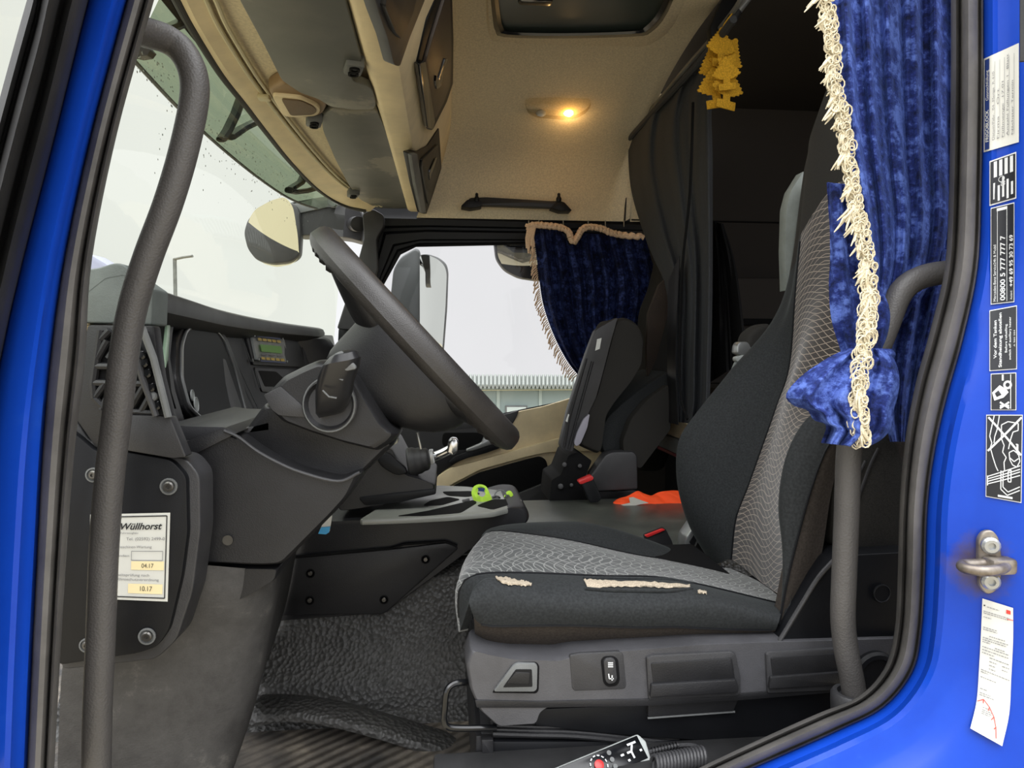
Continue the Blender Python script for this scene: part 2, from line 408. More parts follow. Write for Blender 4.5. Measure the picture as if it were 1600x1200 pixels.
def text(name, S, body, s0, t0, h, mat, parent, asp=1.0, width=None, lift=.0009, shear=0, bold=0):
    """body set in patch coordinates with its baseline start at (s0,t0); h = letter height in t units"""
    cu = bpy.data.curves.new(name, 'FONT'); cu.body = body; cu.size = 1; cu.shear = shear; cu.offset = bold
    ob = bpy.data.objects.new(name, cu); COL.objects.link(ob)
    dg = bpy.context.evaluated_depsgraph_get(); me = bpy.data.meshes.new_from_object(ob.evaluated_get(dg))
    bpy.data.objects.remove(ob); bpy.data.curves.remove(cu)
    xs = [v.co.x for v in me.vertices] or [0, 1]; W0 = max(xs) - min(xs); x0 = min(xs)
    k = h / .7; ks = k / asp
    if width: ks = width / W0
    for v in me.vertices: v.co = S(s0 + (v.co.x - x0) * ks, t0 + v.co.y * k, lift)
    me.materials.clear()
    return link(name, me, mat, parent, False)
def screw(P, N, r, parent, mat='screw', name='screw'):
    P, N = Vector(P), Vector(N).normalized()
    o = lathe(name, [(r, 0), (r, r * .35), (r * .75, r * .6), (r * .42, r * .6), (r * .38, r * .25), (.0002, r * .25)], M[mat], axis_matrix(P, N), parent, 16)
    return o

# ================================================================== SETTING: the cab shell
# ---- door opening on the driver's side: seal path in photo pixels -> real points
seal_in = [(1491, -420), (1491, -30), (1491, 120), (1488, 300), (1481, 420), (1458, 520), (1436, 600), (1419, 690), (1410, 790), (1407, 900), (1402, 985), (1386, 1045), (1345, 1090), (1280, 1118), (1190, 1158), (1100, 1200), (1040, 1230)]
seal_out = [(1535, -420), (1535, -30), (1535, 120), (1532, 300), (1526, 420), (1503, 530), (1478, 620), (1460, 700), (1448, 790), (1444, 900), (1438, 990), (1424, 1050), (1380, 1104), (1310, 1140), (1220, 1180), (1140, 1215), (1080, 1245)]
def yjamb(px): return .70 - (px - 1530) * .0006
si = spline(seal_in, 5); so = spline(seal_out, 5)
def seal_rows(inner, outer, prof, Y):
    """prof: list of (fraction from inner to outer, Y offset)"""
    rows = []
    for a, b in zip(inner, outer):
        rows.append([W(lerp(a[0], b[0], f), lerp(a[1], b[1], f), Y + dy) for f, dy in prof])
    return rows
prof = [(-.12, .10), (-.1, .05), (-.04, .026), (.06, .016), (.13, .02), (.2, .028), (.26, .016), (.36, .002), (.5, -.004), (.66, -.003), (.8, .002), (.86, .010), (.9, .012), (.97, .004), (1.03, .008), (1.06, .03)]
struct(sheet('trim_1', seal_rows(si, so, prof, .70), M['rubber'], solid=0))
# ---- blue jamb round the rear and lower edge of the opening
rows = []
outp = spline([(1690, -420), (1690, -30), (1690, 120), (1690, 300), (1690, 420), (1690, 530), (1690, 620), (1690, 700), (1690, 790), (1690, 900), (1690, 990), (1690, 1100), (1640, 1300), (1500, 1380), (1380, 1400), (1260, 1420), (1180, 1430)], 5)
for i, (a, b) in enumerate(zip(so, outp)):
    t = i / (len(so) - 1); row = []
    d = math.hypot(b[0] - a[0], b[1] - a[1])
    swell = max(0, min(1, (a[1] - 420) / 300))           # the pressed step that follows the seal from half height down
    for s, dy in [(-4, .03), (0, .012), (5, .004), (10, .0), (16, -.004), (24, -.014 * swell - .004), (34, -.016 * swell - .008), (46, -.012 * swell - .014), (60, -.006 * swell - .022), (80, -.032), (110, -.044), (150, -.056), (220, -.07), (420, -.085), (900, -.09)]:
        f = s / d; x, y = lerp(a[0], b[0], f), lerp(a[1], b[1], f)
        row.append(W(x, y, .70 + dy))
    rows.append(row)
struct(sheet('wall_near', rows, M['blue'], solid=0))
from mathutils.bvhtree import BVHTree
jv = [p for r in rows for p in r]; nj = len(rows[0])
jbvh = BVHTree.FromPolygons(jv, [(i * nj + j, i * nj + j + 1, (i + 1) * nj + j + 1, (i + 1) * nj + j) for i in range(len(rows) - 1) for j in range(nj - 1)])
def jambpt(px, py, lift=.001):
    """point just in front of the painted rear pillar"""
    d = ray(px, py).normalized(); loc = jbvh.ray_cast(Vector((0, 0, 0)), d)[0]
    return (loc if loc is not None else W(px, py, .64)) - d * (lift * 1.3 + .0006)
# weather strip at the outer edge of the rear pillar
struct(sheet('trim_2', [[W(1594 + k, y, .62 - .004 * k / 14) for k in (0, 6, 14, 60)] for y in (-30, 20, 60, 95)], M['rubberd'], solid=.004, off=1))

# ---- front pillar on the driver's side: blue strip, its seal and the door's own rubber
bl = spline([(300, -420), (152, -40), (137, 0), (85, 210), (36, 400), (4, 540), (-22, 690), (-36, 850), (-46, 1050), (-52, 1240)], 6)
br = spline([(352, -420), (210, -40), (198, 0), (142, 210), (100, 405), (78, 560), (66, 700), (58, 850), (48, 1050), (40, 1240)], 6)
def strip(name, L, R, prof, mat, st=True):
    rows = [[W(lerp(a[0], b[0], f), lerp(a[1], b[1], f), y) for f, y in prof] for a, b in zip(L, R)]
    o = sheet(name, rows, mat, solid=0)
    return struct(o) if st else o
strip('wall_front_pillar', bl, br, [(-.1, .70), (0, .66), (.06, .648), (.3, .642), (.62, .642), (.72, .646), (.8, .655), (.88, .66), (.95, .664), (1.02, .68), (1.08, .72)], M['blue'])
gr = spline([(392, -420), (252, -40), (240, 0), (183, 205), (143, 405), (132, 560), (116, 700), (104, 850), (92, 1050), (82, 1240)], 6)
strip('trim_3', br, gr, [(-.02, .70), (.03, .675), (.12, .664), (.3, .66), (.5, .662), (.62, .668), (.66, .684), (.70, .686), (.74, .67), (.82, .664), (.92, .67), (1.0, .69), (1.02, .75), (1.02, .80)], M['rubber'])
gl = spline([(212, -420), (60, -40), (47, 0), (0, 170), (-60, 400), (-100, 600), (-130, 1240)], 6)
gl = [gl[int(i * (len(gl) - 1) / (len(bl) - 1))] for i in range(len(bl))]
strip('trim_4', gl, bl, [(-.05, .62), (0, .585), (.06, .57), (.13, .575), (.16, .60), (.2, .60), (.24, .575), (.34, .565), (.44, .575), (.52, .59), (.55, .615), (.62, .62), (.66, .60), (.74, .59), (.85, .6), (.93, .615), (1.0, .64), (1.04, .68)], M['rubberd'])

# ---- floor, tunnel, side trim
ZF, ZT = -.735, -.462
struct(box('floor', (-1.0, .72, ZF - .03), (1.7, 2.85, ZF), M['floormat'], bevel=.003))
# raised engine tunnel: grained carpet up its side, smoother top
tn = []
for X in [-.75, -.5, -.36, -.30, -.22, -.1, .05, .2, .4, .8, 1.2, 1.6]:
    toe = max(0, min(1, (-.14 - X) / .26))                      # the foot well closes forward
    row = []
    for (Y, Z) in [(1.33, ZF), (1.352, ZF + .02), (1.36, ZF + .05), (1.368, ZF + .07), (1.40, ZF + .10), (1.425, ZF + .16), (1.44, -.53), (1.452, -.482), (1.475, ZT - .004), (1.52, ZT), (1.75, ZT), (2.08, ZT), (2.11, ZT - .01), (2.125, ZT - .05), (2.13, ZF)]:
        row.append((X, Y - toe * .0, Z))
    tn.append(row)
struct(sheet('trim_5', tn, M['carpet'], solid=0))
struct(slabw('trim_13', [Vector(p) for p in ((-.3, 1.53, ZT + .001), (1.5, 1.53, ZT + .001), (1.5, 2.07, ZT + .001), (-.3, 2.07, ZT + .001))], (0, 0, .004), M['tunneltop'], bevel=.001))
# toe board and wheel-arch trim at the front of the foot well
rows = []
# swept foot-well side trim: outer face towards the door, edge rolled round into the foot well
for (xl, xr, y) in [(296, 436, 880), (286, 437, 910), (268, 432, 945), (110, 424, 985), (96, 414, 1040), (94, 404, 1090), (92, 390, 1140), (90, 372, 1190), (88, 350, 1250)]:
    a = W(xl, y, .93); b = W(xr, y, 1.02)
    row = [a, lerp(a, b, .3) + Vector((0, -.012, 0)), lerp(a, b, .6) + Vector((0, -.022, 0)), lerp(a, b, .84) + Vector((0, -.03, 0)), lerp(a, b, .96) + Vector((0, -.018, 0)), b, b + Vector((-.012, .06, 0)), b + Vector((-.03, .2, 0)), b + Vector((-.05, .4, 0))]
    rows.append(row)
struct(sheet('trim_6', rows, M['scuffed'], solid=0, sub=1))
# moulded lip of the floor mat in front of the tunnel
lt = spline([(372, 1106), (395, 1099), (450, 1098), (520, 1107), (600, 1128), (680, 1152), (750, 1172)], 6)
lb = spline([(368, 1140), (392, 1128), (450, 1118), (520, 1127), (600, 1148), (680, 1174), (750, 1194)], 6)
rows = []
for i, (a, b) in enumerate(zip(lt, lb)):
    Y = lerp(1.325, 1.25, i / (len(lt) - 1)); A0 = W(a.x, a.y, Y); B0 = W(b.x, b.y, Y - .03)
    rows.append([A0 + Vector((0, .04, -.004)), A0 + Vector((0, .012, .003)), A0, lerp(A0, B0, .4) + Vector((0, -.008, .002)), B0 + Vector((0, -.004, 0)), B0 + Vector((0, .0, -.012))])
struct(sheet('trim_7', rows, M['carpet'], solid=0, sub=1))
# ---- far side of the cab (passenger side), rear wall, floor of the bunk
YF = 2.78
Yd = 2.74
# far door frame: black ring round the window, built as outer outline and window outline bridged
outer = [(529, 516), (571, 372), (566, 316), (690, 324), (1008, 336), (1075, 339), (1075, 560), (1075, 700), (1000, 730), (800, 730), (640, 730), (520, 700)]
inner = [(586, 520), (600, 445), (626, 398), (650, 386), (800, 383), (1000, 386), (1030, 392), (1030, 560), (1000, 600), (900, 622), (740, 655), (586, 655)]
def densify(L, n):
    L = [Vector(p) for p in L]; seg = [(L[(i + 1) % len(L)] - L[i]).length for i in range(len(L))]
    out = []
    for i in range(len(L)):
        for k in range(n): out.append(lerp(L[i], L[(i + 1) % len(L)], k / n))
    return out
A = densify(outer, 4); B = densify(inner, 4)
rows = []
for f, y in [(0, 2.80), (0, 2.774), (.22, 2.757), (.3, 2.745), (.45, 2.75), (.5, 2.765), (.56, 2.765), (.62, 2.75), (.8, 2.752), (.84, 2.768), (.9, 2.768), (.94, 2.755), (1, 2.76), (1, 2.80)]:
    rows.append([W(lerp(a, b, f).x, lerp(a, b, f).y, y) for a, b in zip(A, B)])
rows = [list(r) for r in rows]
struct(sheet('wall_far', rows, M['deep'], solid=0, closed=True))
# lower sill zone of the far side and the bunk's far wall
struct(slab('wall_far_lower', [(430, 700), (1090, 700), (1090, 900), (430, 900)], ('Y', 2.81), .03, M['black'], bevel=0))
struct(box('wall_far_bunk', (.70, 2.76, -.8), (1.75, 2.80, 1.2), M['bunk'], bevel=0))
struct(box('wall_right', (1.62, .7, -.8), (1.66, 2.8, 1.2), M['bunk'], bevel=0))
# ceiling: flat over the aisle, rolling down into the far side above the door
prof = [(1.00, .95), (1.4, .955), (1.84, .955), (2.05, .95), (2.25, .925), (2.42, .885), (2.55, .845), (2.64, .80), (2.70, .745), (2.735, .68), (2.75, .60), (2.757, .53)]
prof = spline(prof, 4)
rows = []
for X in [-.02, .0, .06, .15, .3, .45, .6, .72, .74]:
    k = 0
    rows.append([(X + (-.11 * max(0, (.80 - z)) / .3 if X < .05 else 0), y, z + (.012 if X > .73 else 0)) for y, z in prof])
struct(sheet('ceiling', rows, M['liner'], solid=.01, off=1))
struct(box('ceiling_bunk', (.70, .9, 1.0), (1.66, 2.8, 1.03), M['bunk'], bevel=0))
rows = [[(.745, y, z), (.85, y + .003, z + .004), (.9, y + .01, z + .01)] for y, z in prof if z < .9]
struct(sheet('ceiling_rear', rows, M['liner'], solid=.01, off=1))
# bunk: light grey edge and beige rim of the bunk box, dark mattress stack in shade
bd = thing('bunk', 'dark bunk bed across the cab behind the seats with a beige and grey edge strip', 'bed', (.95, 2.0, -.7))
box('mattress', (.93, 1.5, -.28), (1.6, 2.75, -.12), M['bunk'], bd, bevel=.03)
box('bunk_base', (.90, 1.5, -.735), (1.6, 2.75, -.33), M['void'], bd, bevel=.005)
box('edge_strip', (.745, 2.02, -.282), (.93, 2.40, -.225), M['beige'], bd, bevel=.006)
box('edge_rail', (.745, 2.0, -.335), (.93, 2.38, -.285), M['lightplate'], bd, bevel=.004)
box('drawer_edge', (.75, 2.0, -.348), (.93, 2.38, -.338), Mat('faded_red_strip', (150, 70, 74), .5).m, bd, bevel=.001)
box('wall_seam', (.75, 2.752, .535), (1.6, 2.758, .540), M['void'], bd, bevel=0)
box('locker', (.98, 2.5, -.12), (1.6, 2.75, .28), M['bunk'], bd, bevel=.01); box('locker_shelf', (.97, 2.48, .10), (1.6, 2.75, .125), M['void'], bd, bevel=.003)

# ---- windscreen glass and its surround
def glassx(y, z): return -.375 - (.11 + (.6 - z) * .3) * math.sin(PI * max(0.02, min(.98, (y - .6) / 2.2))) ** .6 - (.6 - z) * .04
def windscreen_row(z):
    # the glass leans back towards the roof and bows forward in the middle
    return [(glassx(.72 + 2.06 * k / 24, z), .72 + 2.06 * k / 24, z) for k in range(25)]
struct(sheet('window_1', [windscreen_row(z) for z in (-.02, .2, .4, .6)], M['glass'], solid=0))
struct(sheet('window_2', [[W(x, y, 2.785) for x in (570, 800, 1060)] for y in (375, 520, 690)], M['sideglass'], solid=0))
# windscreen header: black gasket, beige band and the blind's guide rail sweep along the glass top
gask = [(268, -30), (283, 0), (305, 42), (350, 115), (385, 160), (420, 206), (455, 250), (490, 287), (517, 308), (545, 322), (575, 330)]
band2 = [(303, -30), (318, 0), (338, 42), (382, 112), (410, 150), (446, 196), (480, 236), (512, 270), (536, 290), (560, 306), (588, 322)]
def hdr(px_list, X=-.45, z=.585):
    out = []
    for i, (x, y) in enumerate(px_list):
        out.append(WZ(x, y, z) if y < 318 else W(x, y, 2.66))
    return out
G = spline(hdr(gask, z=.57), 5); Bn = spline(hdr(band2, z=.575), 5)
struct(tube('trim_8', [p + Vector((-.008, 0, .0)) for p in G], .007, M['rubberd'], n=10))
rows = []
for a, b in zip(G, Bn):
    rows.append([a + Vector((-.01, 0, .03)), a + Vector((0, 0, -.002)), lerp(a, b, .3) + Vector((0, 0, -.006)), lerp(a, b, .7) + Vector((0, 0, -.002)), b, b + Vector((0, 0, .02))])
struct(sheet('trim_9', rows, M['beige'], solid=0))
R1 = [p + Vector((.004, 0, 0)) for p in Bn]; R2 = [p + Vector((.020, 0, -.001)) for p in Bn]
bt = thing('blind_rail', 'pale double guide rail of a roller blind curving along the windscreen top', 'rail', R1[20])
tube('rail', R1, .0045, M['railbeige'], bt, n=8); tube('rail', R2, .0045, M['railbeige'], bt, n=8)
mid = WZ(412, 152, .568)
box('rail_clip', mid + Vector((-.012, -.012, -.006)), mid + Vector((.014, .012, .004)), M['railbeige'], bt, bevel=.003)
# roof underside between rail and console
P0 = [p + Vector((-.004, 0, .012)) for p in Bn]
rows = [[p, lerp(p, Vector((-.15, p.y, .565)), .5), Vector((-.10, p.y, .60))] for p in P0]
struct(sheet('ceiling_front', rows, M['liner'], solid=.004, off=1))
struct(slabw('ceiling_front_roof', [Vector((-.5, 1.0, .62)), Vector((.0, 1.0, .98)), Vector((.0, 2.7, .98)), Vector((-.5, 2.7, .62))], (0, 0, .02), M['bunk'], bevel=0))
# far windscreen pillar trim
pill = thing('pillar_cover', 'dark grey trim cover of the far windscreen pillar with a small round tweeter', 'trim', W(560, 430, 2.7))
slab('cover', [(526, 514), (556, 420), (569, 372), (566, 334), (583, 326), (600, 336), (600, 352), (588, 372), (590, 420), (572, 476), (560, 516)], ('Y', 2.70), .06, M['grey'], pill, r=5, bevel=.008, seg=3)
cyl('tweeter', W(562, 483, 2.70), W(562, 483, 2.66), .022, M['black'], pill, bevel=.008)

# ---- outside
struct(box('floor_yard', (-60, -30, -2.05), (60, 21, -2.0), Mat('sandy_yard_gravel', (156, 146, 124), .9).m, bevel=0))
BY = 15.0
bb = thing('warehouse', 'long pale warehouse with a ribbed metal roof beyond the passenger window', 'building', W(850, 640, BY))
a, b = W(560, 607, BY), W(1240, 609, BY)
box('wall', (a.x, BY, -2.0), (b.x, BY + 7, a.z), Mat('grey_green_cladding', (128, 144, 143), .6).m, bb, bevel=0)
for x in (700, 776, 842, 905, 980): slab('wall_post', [(x, 608), (x + 5, 608), (x + 5, 690), (x, 690)], ('Y', BY - .03), .05, Mat('pale_post', (150, 164, 160), .6).m, bb, bevel=0)
e0, e1 = W(560, 606, BY - .2), W(1240, 608, BY - .2); r0, r1 = W(560, 588, BY + 3), W(1240, 591, BY + 3)
n = 110; up, lo = [], []
for k in range(n * 4 + 1):
    t = k / (n * 4); d = .07 if k % 4 in (0, 1) else 0
    lo.append(lerp(e0, e1, t) + Vector((0, 0, d))); up.append(lerp(r0, r1, t) + Vector((0, 0, d)))
sheet('roof', [lo, up], Mat('ribbed_roof_metal', (126, 132, 126), .5).m, bb, solid=.03)
box('gutter', e0 + Vector((0, -.08, -.07)), e1 + Vector((0, 0, .02)), Mat('olive_gutter', (120, 112, 76), .6).m, bb, bevel=.01)
pane_ = Mat('pale_pane', (176, 188, 186), .2).m
for x0, x1 in ((790, 824), (940, 990)):
    f = slab('window', [(x0, 634), (x1, 634), (x1, 646), (x0, 646)], ('Y', BY - .06), .1, M['midgrey'], bb, bevel=0)
    slab('pane', [(x0 + 2, 636), (x1 - 2, 636), (x1 - 2, 644), (x0 + 2, 644)], ('Y', BY - .08), .05, pane_, f, bevel=0)
lp = thing('street_lamp', 'thin street lamp seen through the windscreen above the dashboard', 'lamp post', W(273, 460, 14))
tube('post', [W(273, 480, 14) + Vector((0, 0, -4)), W(273, 404, 14)], .035, M['midgrey'], lp)
tube('lamp_head', [W(272, 405, 14), W(286, 402, 14), W(301, 400, 14)], .05, M['midgrey'], lp, sx=.5)
v = thing('neighbouring_truck', 'violet grey roof corner of a vehicle outside past the dashboard pad', 'truck', W(150, 440, 7))
slab('cab_roof', [(120, 392), (145, 398), (165, 410), (180, 420), (180, 870), (120, 870)], ('Y', 7), .3, Mat('lilac_grey_paint', (140, 142, 168), .5).m, v, bevel=.05)

# ================================================================== OVERHEAD: console, visors, hatch, lamp
oc = thing('overhead_console', 'beige overhead console with dark storage compartments above the windscreen', 'console', (-.12, 1.9, .6))
KX0, KZ0, KX1, KZ1 = -.085, .548, .016, .83          # lower and upper edge of the face that looks to the rear
# the beige nose that runs along the visors' rear edge, an extrusion across the cab
rows = []
sec = [(-.17, .60), (-.155, .558), (-.148, .548), (-.138, .543), (-.10, .543), (-.09, .545), (-.082, .553), (-.05, .64), (-.015, .735), (.012, .815), (.018, .85), (.018, .96)]
for Y in (1.0, 1.3, 1.6, 1.9, 2.2, 2.45, 2.6, 2.66, 2.70):
    k = .0 if Y < 2.66 else .012
    rows.append([(x, Y, z) for x, z in sec])
sheet('shell', rows, M['beige'], oc, solid=.006, off=1)
NF = Vector((KZ1 - KZ0, 0, -(KX1 - KX0))).normalized()   # outward: towards the rear and down
PF = Vector((KX0, 0, KZ0))
def onface(name, pts, mat, lift, depth, parent, r=3, bevel=.002):
    P = PF + NF * lift
    return slab(name, pts, (P, NF), -depth, mat, parent, r=r, bevel=bevel)
f = onface('compartment', [(590, -40), (690, -60), (668, -10), (640, 60), (625, 104), (616, 102), (606, 60), (592, 20), (578, -30)], M['lightplate'] if False else M['grey'], .006, .02, oc, r=4)
onface('door', [(612, -40), (660, -40), (646, 20), (628, 62), (618, 50), (602, 10)], M['black'], .014, .012, f, r=3, bevel=.003)
# middle compartment
f = onface('compartment', [(668, 30), (694, -30), (706, -30), (709, 60), (708, 130), (698, 160), (676, 204), (668, 202), (654, 118), (653, 96)], M['deep'], .006, .02, oc, r=3)
onface('door', [(676, 60), (698, -10), (704, -10), (706, 80), (704, 132), (694, 160), (681, 186), (677, 180), (665, 100), (668, 88)], plastic('dark_brown_flap', (58, 48, 42), .4), .013, .01, f, r=3)
onface('edge', [(656, 100), (665, 96), (680, 190), (677, 202), (669, 200)], M['gloss'], .018, .012, f, r=2)
g = onface('grip', [(681, 128), (683, 140), (690, 134), (694, 108), (700, 92), (696, 92), (691, 108), (686, 124), (682, 118)], M['gloss'], .018, .008, f, r=1)
# far compartment
f = onface('compartment', [(641, 240), (652, 237), (668, 228), (686, 200), (690, 262), (678, 300), (668, 334), (660, 334), (650, 290)], M['deep'], .006, .02, oc, r=2)
onface('edge', [(643, 242), (652, 240), (666, 332), (659, 333), (650, 290)], M['midgrey'], .014, .01, f, r=1)
onface('door', [(660, 250), (684, 226), (688, 262), (676, 298), (670, 320), (667, 310), (659, 262)], M['black'], .013, .01, f, r=2)
onface('grip', [(672, 282), (674, 272), (680, 258), (683, 246), (680, 248), (674, 262), (671, 270)], M['gloss'], .018, .008, f, r=1)

# sun visors hang just under the console's flat underside
ZV = .553
vis = lambda pts, z=ZV: [WZ(x, y, z) for x, y in pts]
def visor(name, pts, label, lift, r):
    q = fillet(pts, r); t = thing(name, label, 'sun visor', WZ(*pts[0][:2], ZV), 'sun visors')
    slabw('panel', [WZ(x, y, ZV + lift) for x, y in q], (0, 0, .016), M['visor'], t, bevel=.005, seg=3)
    return t
vm = Mat('matt_grey_visor_vinyl', (84, 84, 80), .5); nz = vm.noise(3.4, 8, rough=.62)
vm.color(vm.ramp(nz, [(.4, (84, 86, 82)), (.56, (98, 98, 93)), (.60, (130, 126, 114))])); vm.bump(vm.voro(500), .15, .0005); M['visor'] = vm.m
v1 = visor('sun_visor', [(365, -30), (374, 0), (412, 70), (440, 126), (470, 146), (497, 155), (516, 167), (553, 172), (584, 171), (588, 164), (582, 140), (572, 133), (552, 128), (547, 116), (566, 96), (541, 4), (532, -30)],
           'large dark grey sun visor nearest the driver, hanging under the console', -.006, 6)
v2 = visor('sun_visor', [(502, 182), (520, 170), (556, 174), (588, 172), (600, 196), (641, 326), (590, 326), (562, 312), (545, 290), (524, 250), (505, 206)],
           'smaller scuffed grey sun visor towards the passenger side, below the speaker', 0, 5)
def pivot(x, y, s, parent):
    P = WZ(x, y, ZV - .012); k = s * P.y / F
    b = box('pivot', P + Vector((-.5 * k, -.72 * k, -.004)), P + Vector((.5 * k, .72 * k, .02)), M['midgrey'], parent, bevel=.004, rot=Matrix.Rotation(.28, 3, 'Z'))
    for d in (-.30, .30):
        lathe('screw_socket', [(.3 * k, 0), (.3 * k, .006), (.2 * k, .006), (.2 * k, .001), (.0005, .001)], M['void'], axis_matrix(P + Vector((-.26 * d * k, d * k, .0 - .002)), (0, 0, -1)), b, 14)
    return b
pivot(553, 108, 27, v1); pivot(491, 192, 22, v2); pivot(552, 305, 16, v2)
for pts in ([(600, 190), (612, 196), (640, 262), (652, 324), (646, 330), (640, 326)],): pass
# small speaker in its tan pod beside the first visor
sp_ = thing('speaker_pod', 'small tan speaker pod with a mesh grille beside the large grey visor', 'speaker', WZ(460, 160, ZV))
slabw('pod', [WZ(x, y, ZV - .002) for x, y in fillet([(418, 141), (440, 129), (462, 132), (495, 150), (512, 163), (506, 178), (490, 186), (462, 183), (440, 180)], 6)], (0, 0, .03), M['tan'], sp_, bevel=.008, seg=3)
rim = slabw('bezel', [WZ(x, y, ZV - .010) for x, y in fillet([(424, 150), (438, 151), (470, 154), (496, 166), (502, 174), (494, 182), (460, 184), (442, 182)], 7)], (0, 0, .012), M['beige'], sp_, bevel=.003)
gm = Mat('speaker_mesh', (122, 98, 70), .6); gm.bump(gm.voro(900), 1, .002); M['mesh'] = gm.m
slabw('grille', [WZ(x, y, ZV - .013) for x, y in fillet([(439, 155), (470, 158), (490, 167), (496, 175), (488, 180), (462, 181), (454, 181)], 5)], (0, 0, .006), M['mesh'], sp_, bevel=.001)

# roof hatch
hz = .932
hatch = thing('roof_hatch', 'dark framed roof hatch with a smoked cover at the top of the picture', 'hatch', WZ(900, 20, hz))
ho = [(762, -60), (766, -10), (770, 30), (774, 48), (788, 58), (880, 60), (990, 57), (1018, 50), (1044, 18), (1075, -60)]
hi = [(776, -60), (778, -10), (782, 26), (786, 42), (798, 50), (880, 52), (985, 49), (1008, 42), (1032, 12), (1060, -60)]
def ringslab(name, o, i, Zo, Zi, mat, parent):
    o = spline(o, 3); i = spline(i, 3)
    rows = [[WZ(p.x, p.y, Zo + .03) for p in o], [WZ(p.x, p.y, Zo) for p in o], [WZ(lerp(p, q, .5).x, lerp(p, q, .5).y, Zo - .012) for p, q in zip(o, i)], [WZ(q.x, q.y, Zi) for q in i], [WZ(q.x, q.y, Zi + .02) for q in i]]
    return sheet(name, rows, mat, parent, solid=0)
ringslab('frame', ho, hi, hz, hz - .006, M['gloss'], hatch)
sm = Mat('smoked_hatch_cover', (60, 68, 66), .25).m
slabw('cover', [WZ(p.x, p.y, hz + .004) for p in spline(hi, 3)], (0, 0, .01), sm, hatch, bevel=0)
box('latch', WZ(812, -20, hz - .01), WZ(862, 12, hz - .03), M['gloss'], hatch, bevel=.008)
# pressed surround of the hatch in the headliner
sur = spline([(755, -60), (757, 0), (757, 60), (764, 90), (800, 100), (880, 102), (980, 100), (1020, 88), (1060, 40), (1100, -60)], 3)
ho2 = spline(ho, 3)
rows = [[WZ(p.x, p.y, .954) for p in sur], [WZ(lerp(p, q, .25).x, lerp(p, q, .25).y, .945) for p, q in zip(sur, ho2)], [WZ(lerp(p, q, .6).x, lerp(p, q, .6).y, .936) for p, q in zip(sur, ho2)], [WZ(q.x, q.y, hz + .002) for q in ho2]]
struct(sheet('trim_10', rows, M['liner'], solid=0))

# points on the ceiling surface under a pixel
def ceil(px, py, lift=0):
    d = ray(px, py); best = None
    for (y0, z0), (y1, z1) in zip(prof_c, prof_c[1:]):
        # intersect with the line segment in (y,z)
        den = d.z * (y1 - y0) - d.y * (z1 - z0)
        if abs(den) < 1e-9: continue
        k = (z0 * (y1 - y0) - y0 * (z1 - z0)) / den
        y = d.y * k
        if min(y0, y1) - 1e-6 <= y <= max(y0, y1) + 1e-6 and k > 0:
            n = Vector((0, z1 - z0, -(y1 - y0))).normalized()
            return d * k + n * lift, n
    return d * 2.7, Vector((0, -1, 0))
prof_c = [(p[0], p[1]) for p in spline([(1.00, .95), (1.4, .955), (1.84, .955), (2.05, .95), (2.25, .925), (2.42, .885), (2.55, .845), (2.64, .80), (2.70, .745), (2.735, .68), (2.75, .60), (2.757, .53)], 4)]
lamp = thing('dome_lamp', 'oval clear ceiling lamp with its right bulb glowing orange', 'lamp', ceil(872, 172)[0])
def ceil_slab(name, pts, lift, depth, mat, parent, r, bevel):
    q = fillet(pts, r); c = sum((ceil(x, y)[0] for x, y in q), Vector()) / len(q); n = ceil(sum(p[0] for p in q) / len(q), sum(p[1] for p in q) / len(q))[1]
    vs = [onplane(x, y, c + n * lift, n) for x, y in q]
    return slabw(name, vs, n * -depth, mat, parent, bevel=bevel, seg=3)
lo = [(820, 162), (826, 159), (870, 158), (922, 160), (924, 166), (916, 178), (900, 186), (880, 188), (840, 185), (824, 178)]
ceil_slab('housing', [(822, 163), (828, 160), (870, 160), (921, 161), (922, 168), (912, 178), (898, 184), (880, 186), (842, 183), (826, 177)], .006, .01, Mat('pale_reflector', (226, 214, 190), .4).m, lamp, 6, .002)
ceil_slab('lens', lo, .026, .024, M['lens'], lamp, 6, .004)
n_ = ceil(872, 172)[1]
for nm, x, mat in (('lit_bulb', 889, M['bulb']), ('unlit_bulb', 846, M['offwhite'])):
    P = ceil(x, 170, .018)[0]
    lathe(nm, [(.0005, -.022), (.008, -.016), (.012, -.004), (.012, .004), (.007, .014), (.0005, .015)], mat, axis_matrix(P, (1, 0, .1)), lamp, 12)
pl = bpy.data.lights.new('dome_lamp_light', 'POINT'); pl.energy = .35; pl.color = (1, .62, .25); pl.shadow_soft_size = .02
po = bpy.data.objects.new('light', pl); COL.objects.link(po); po.location = ceil(889, 175, .045)[0]; po.parent = lamp; po.matrix_parent_inverse = Matrix.Translation(-lamp.location)
P, n = ceil(815, 201)
pg = lathe('ceiling_plug', [(.014, 0), (.014, .002), (.011, .004), (.0005, .004)], M['tan'], axis_matrix(P, n), None, 20)
tag(pg, 'small round tan plug in the headliner below the lit ceiling lamp', 'plug')

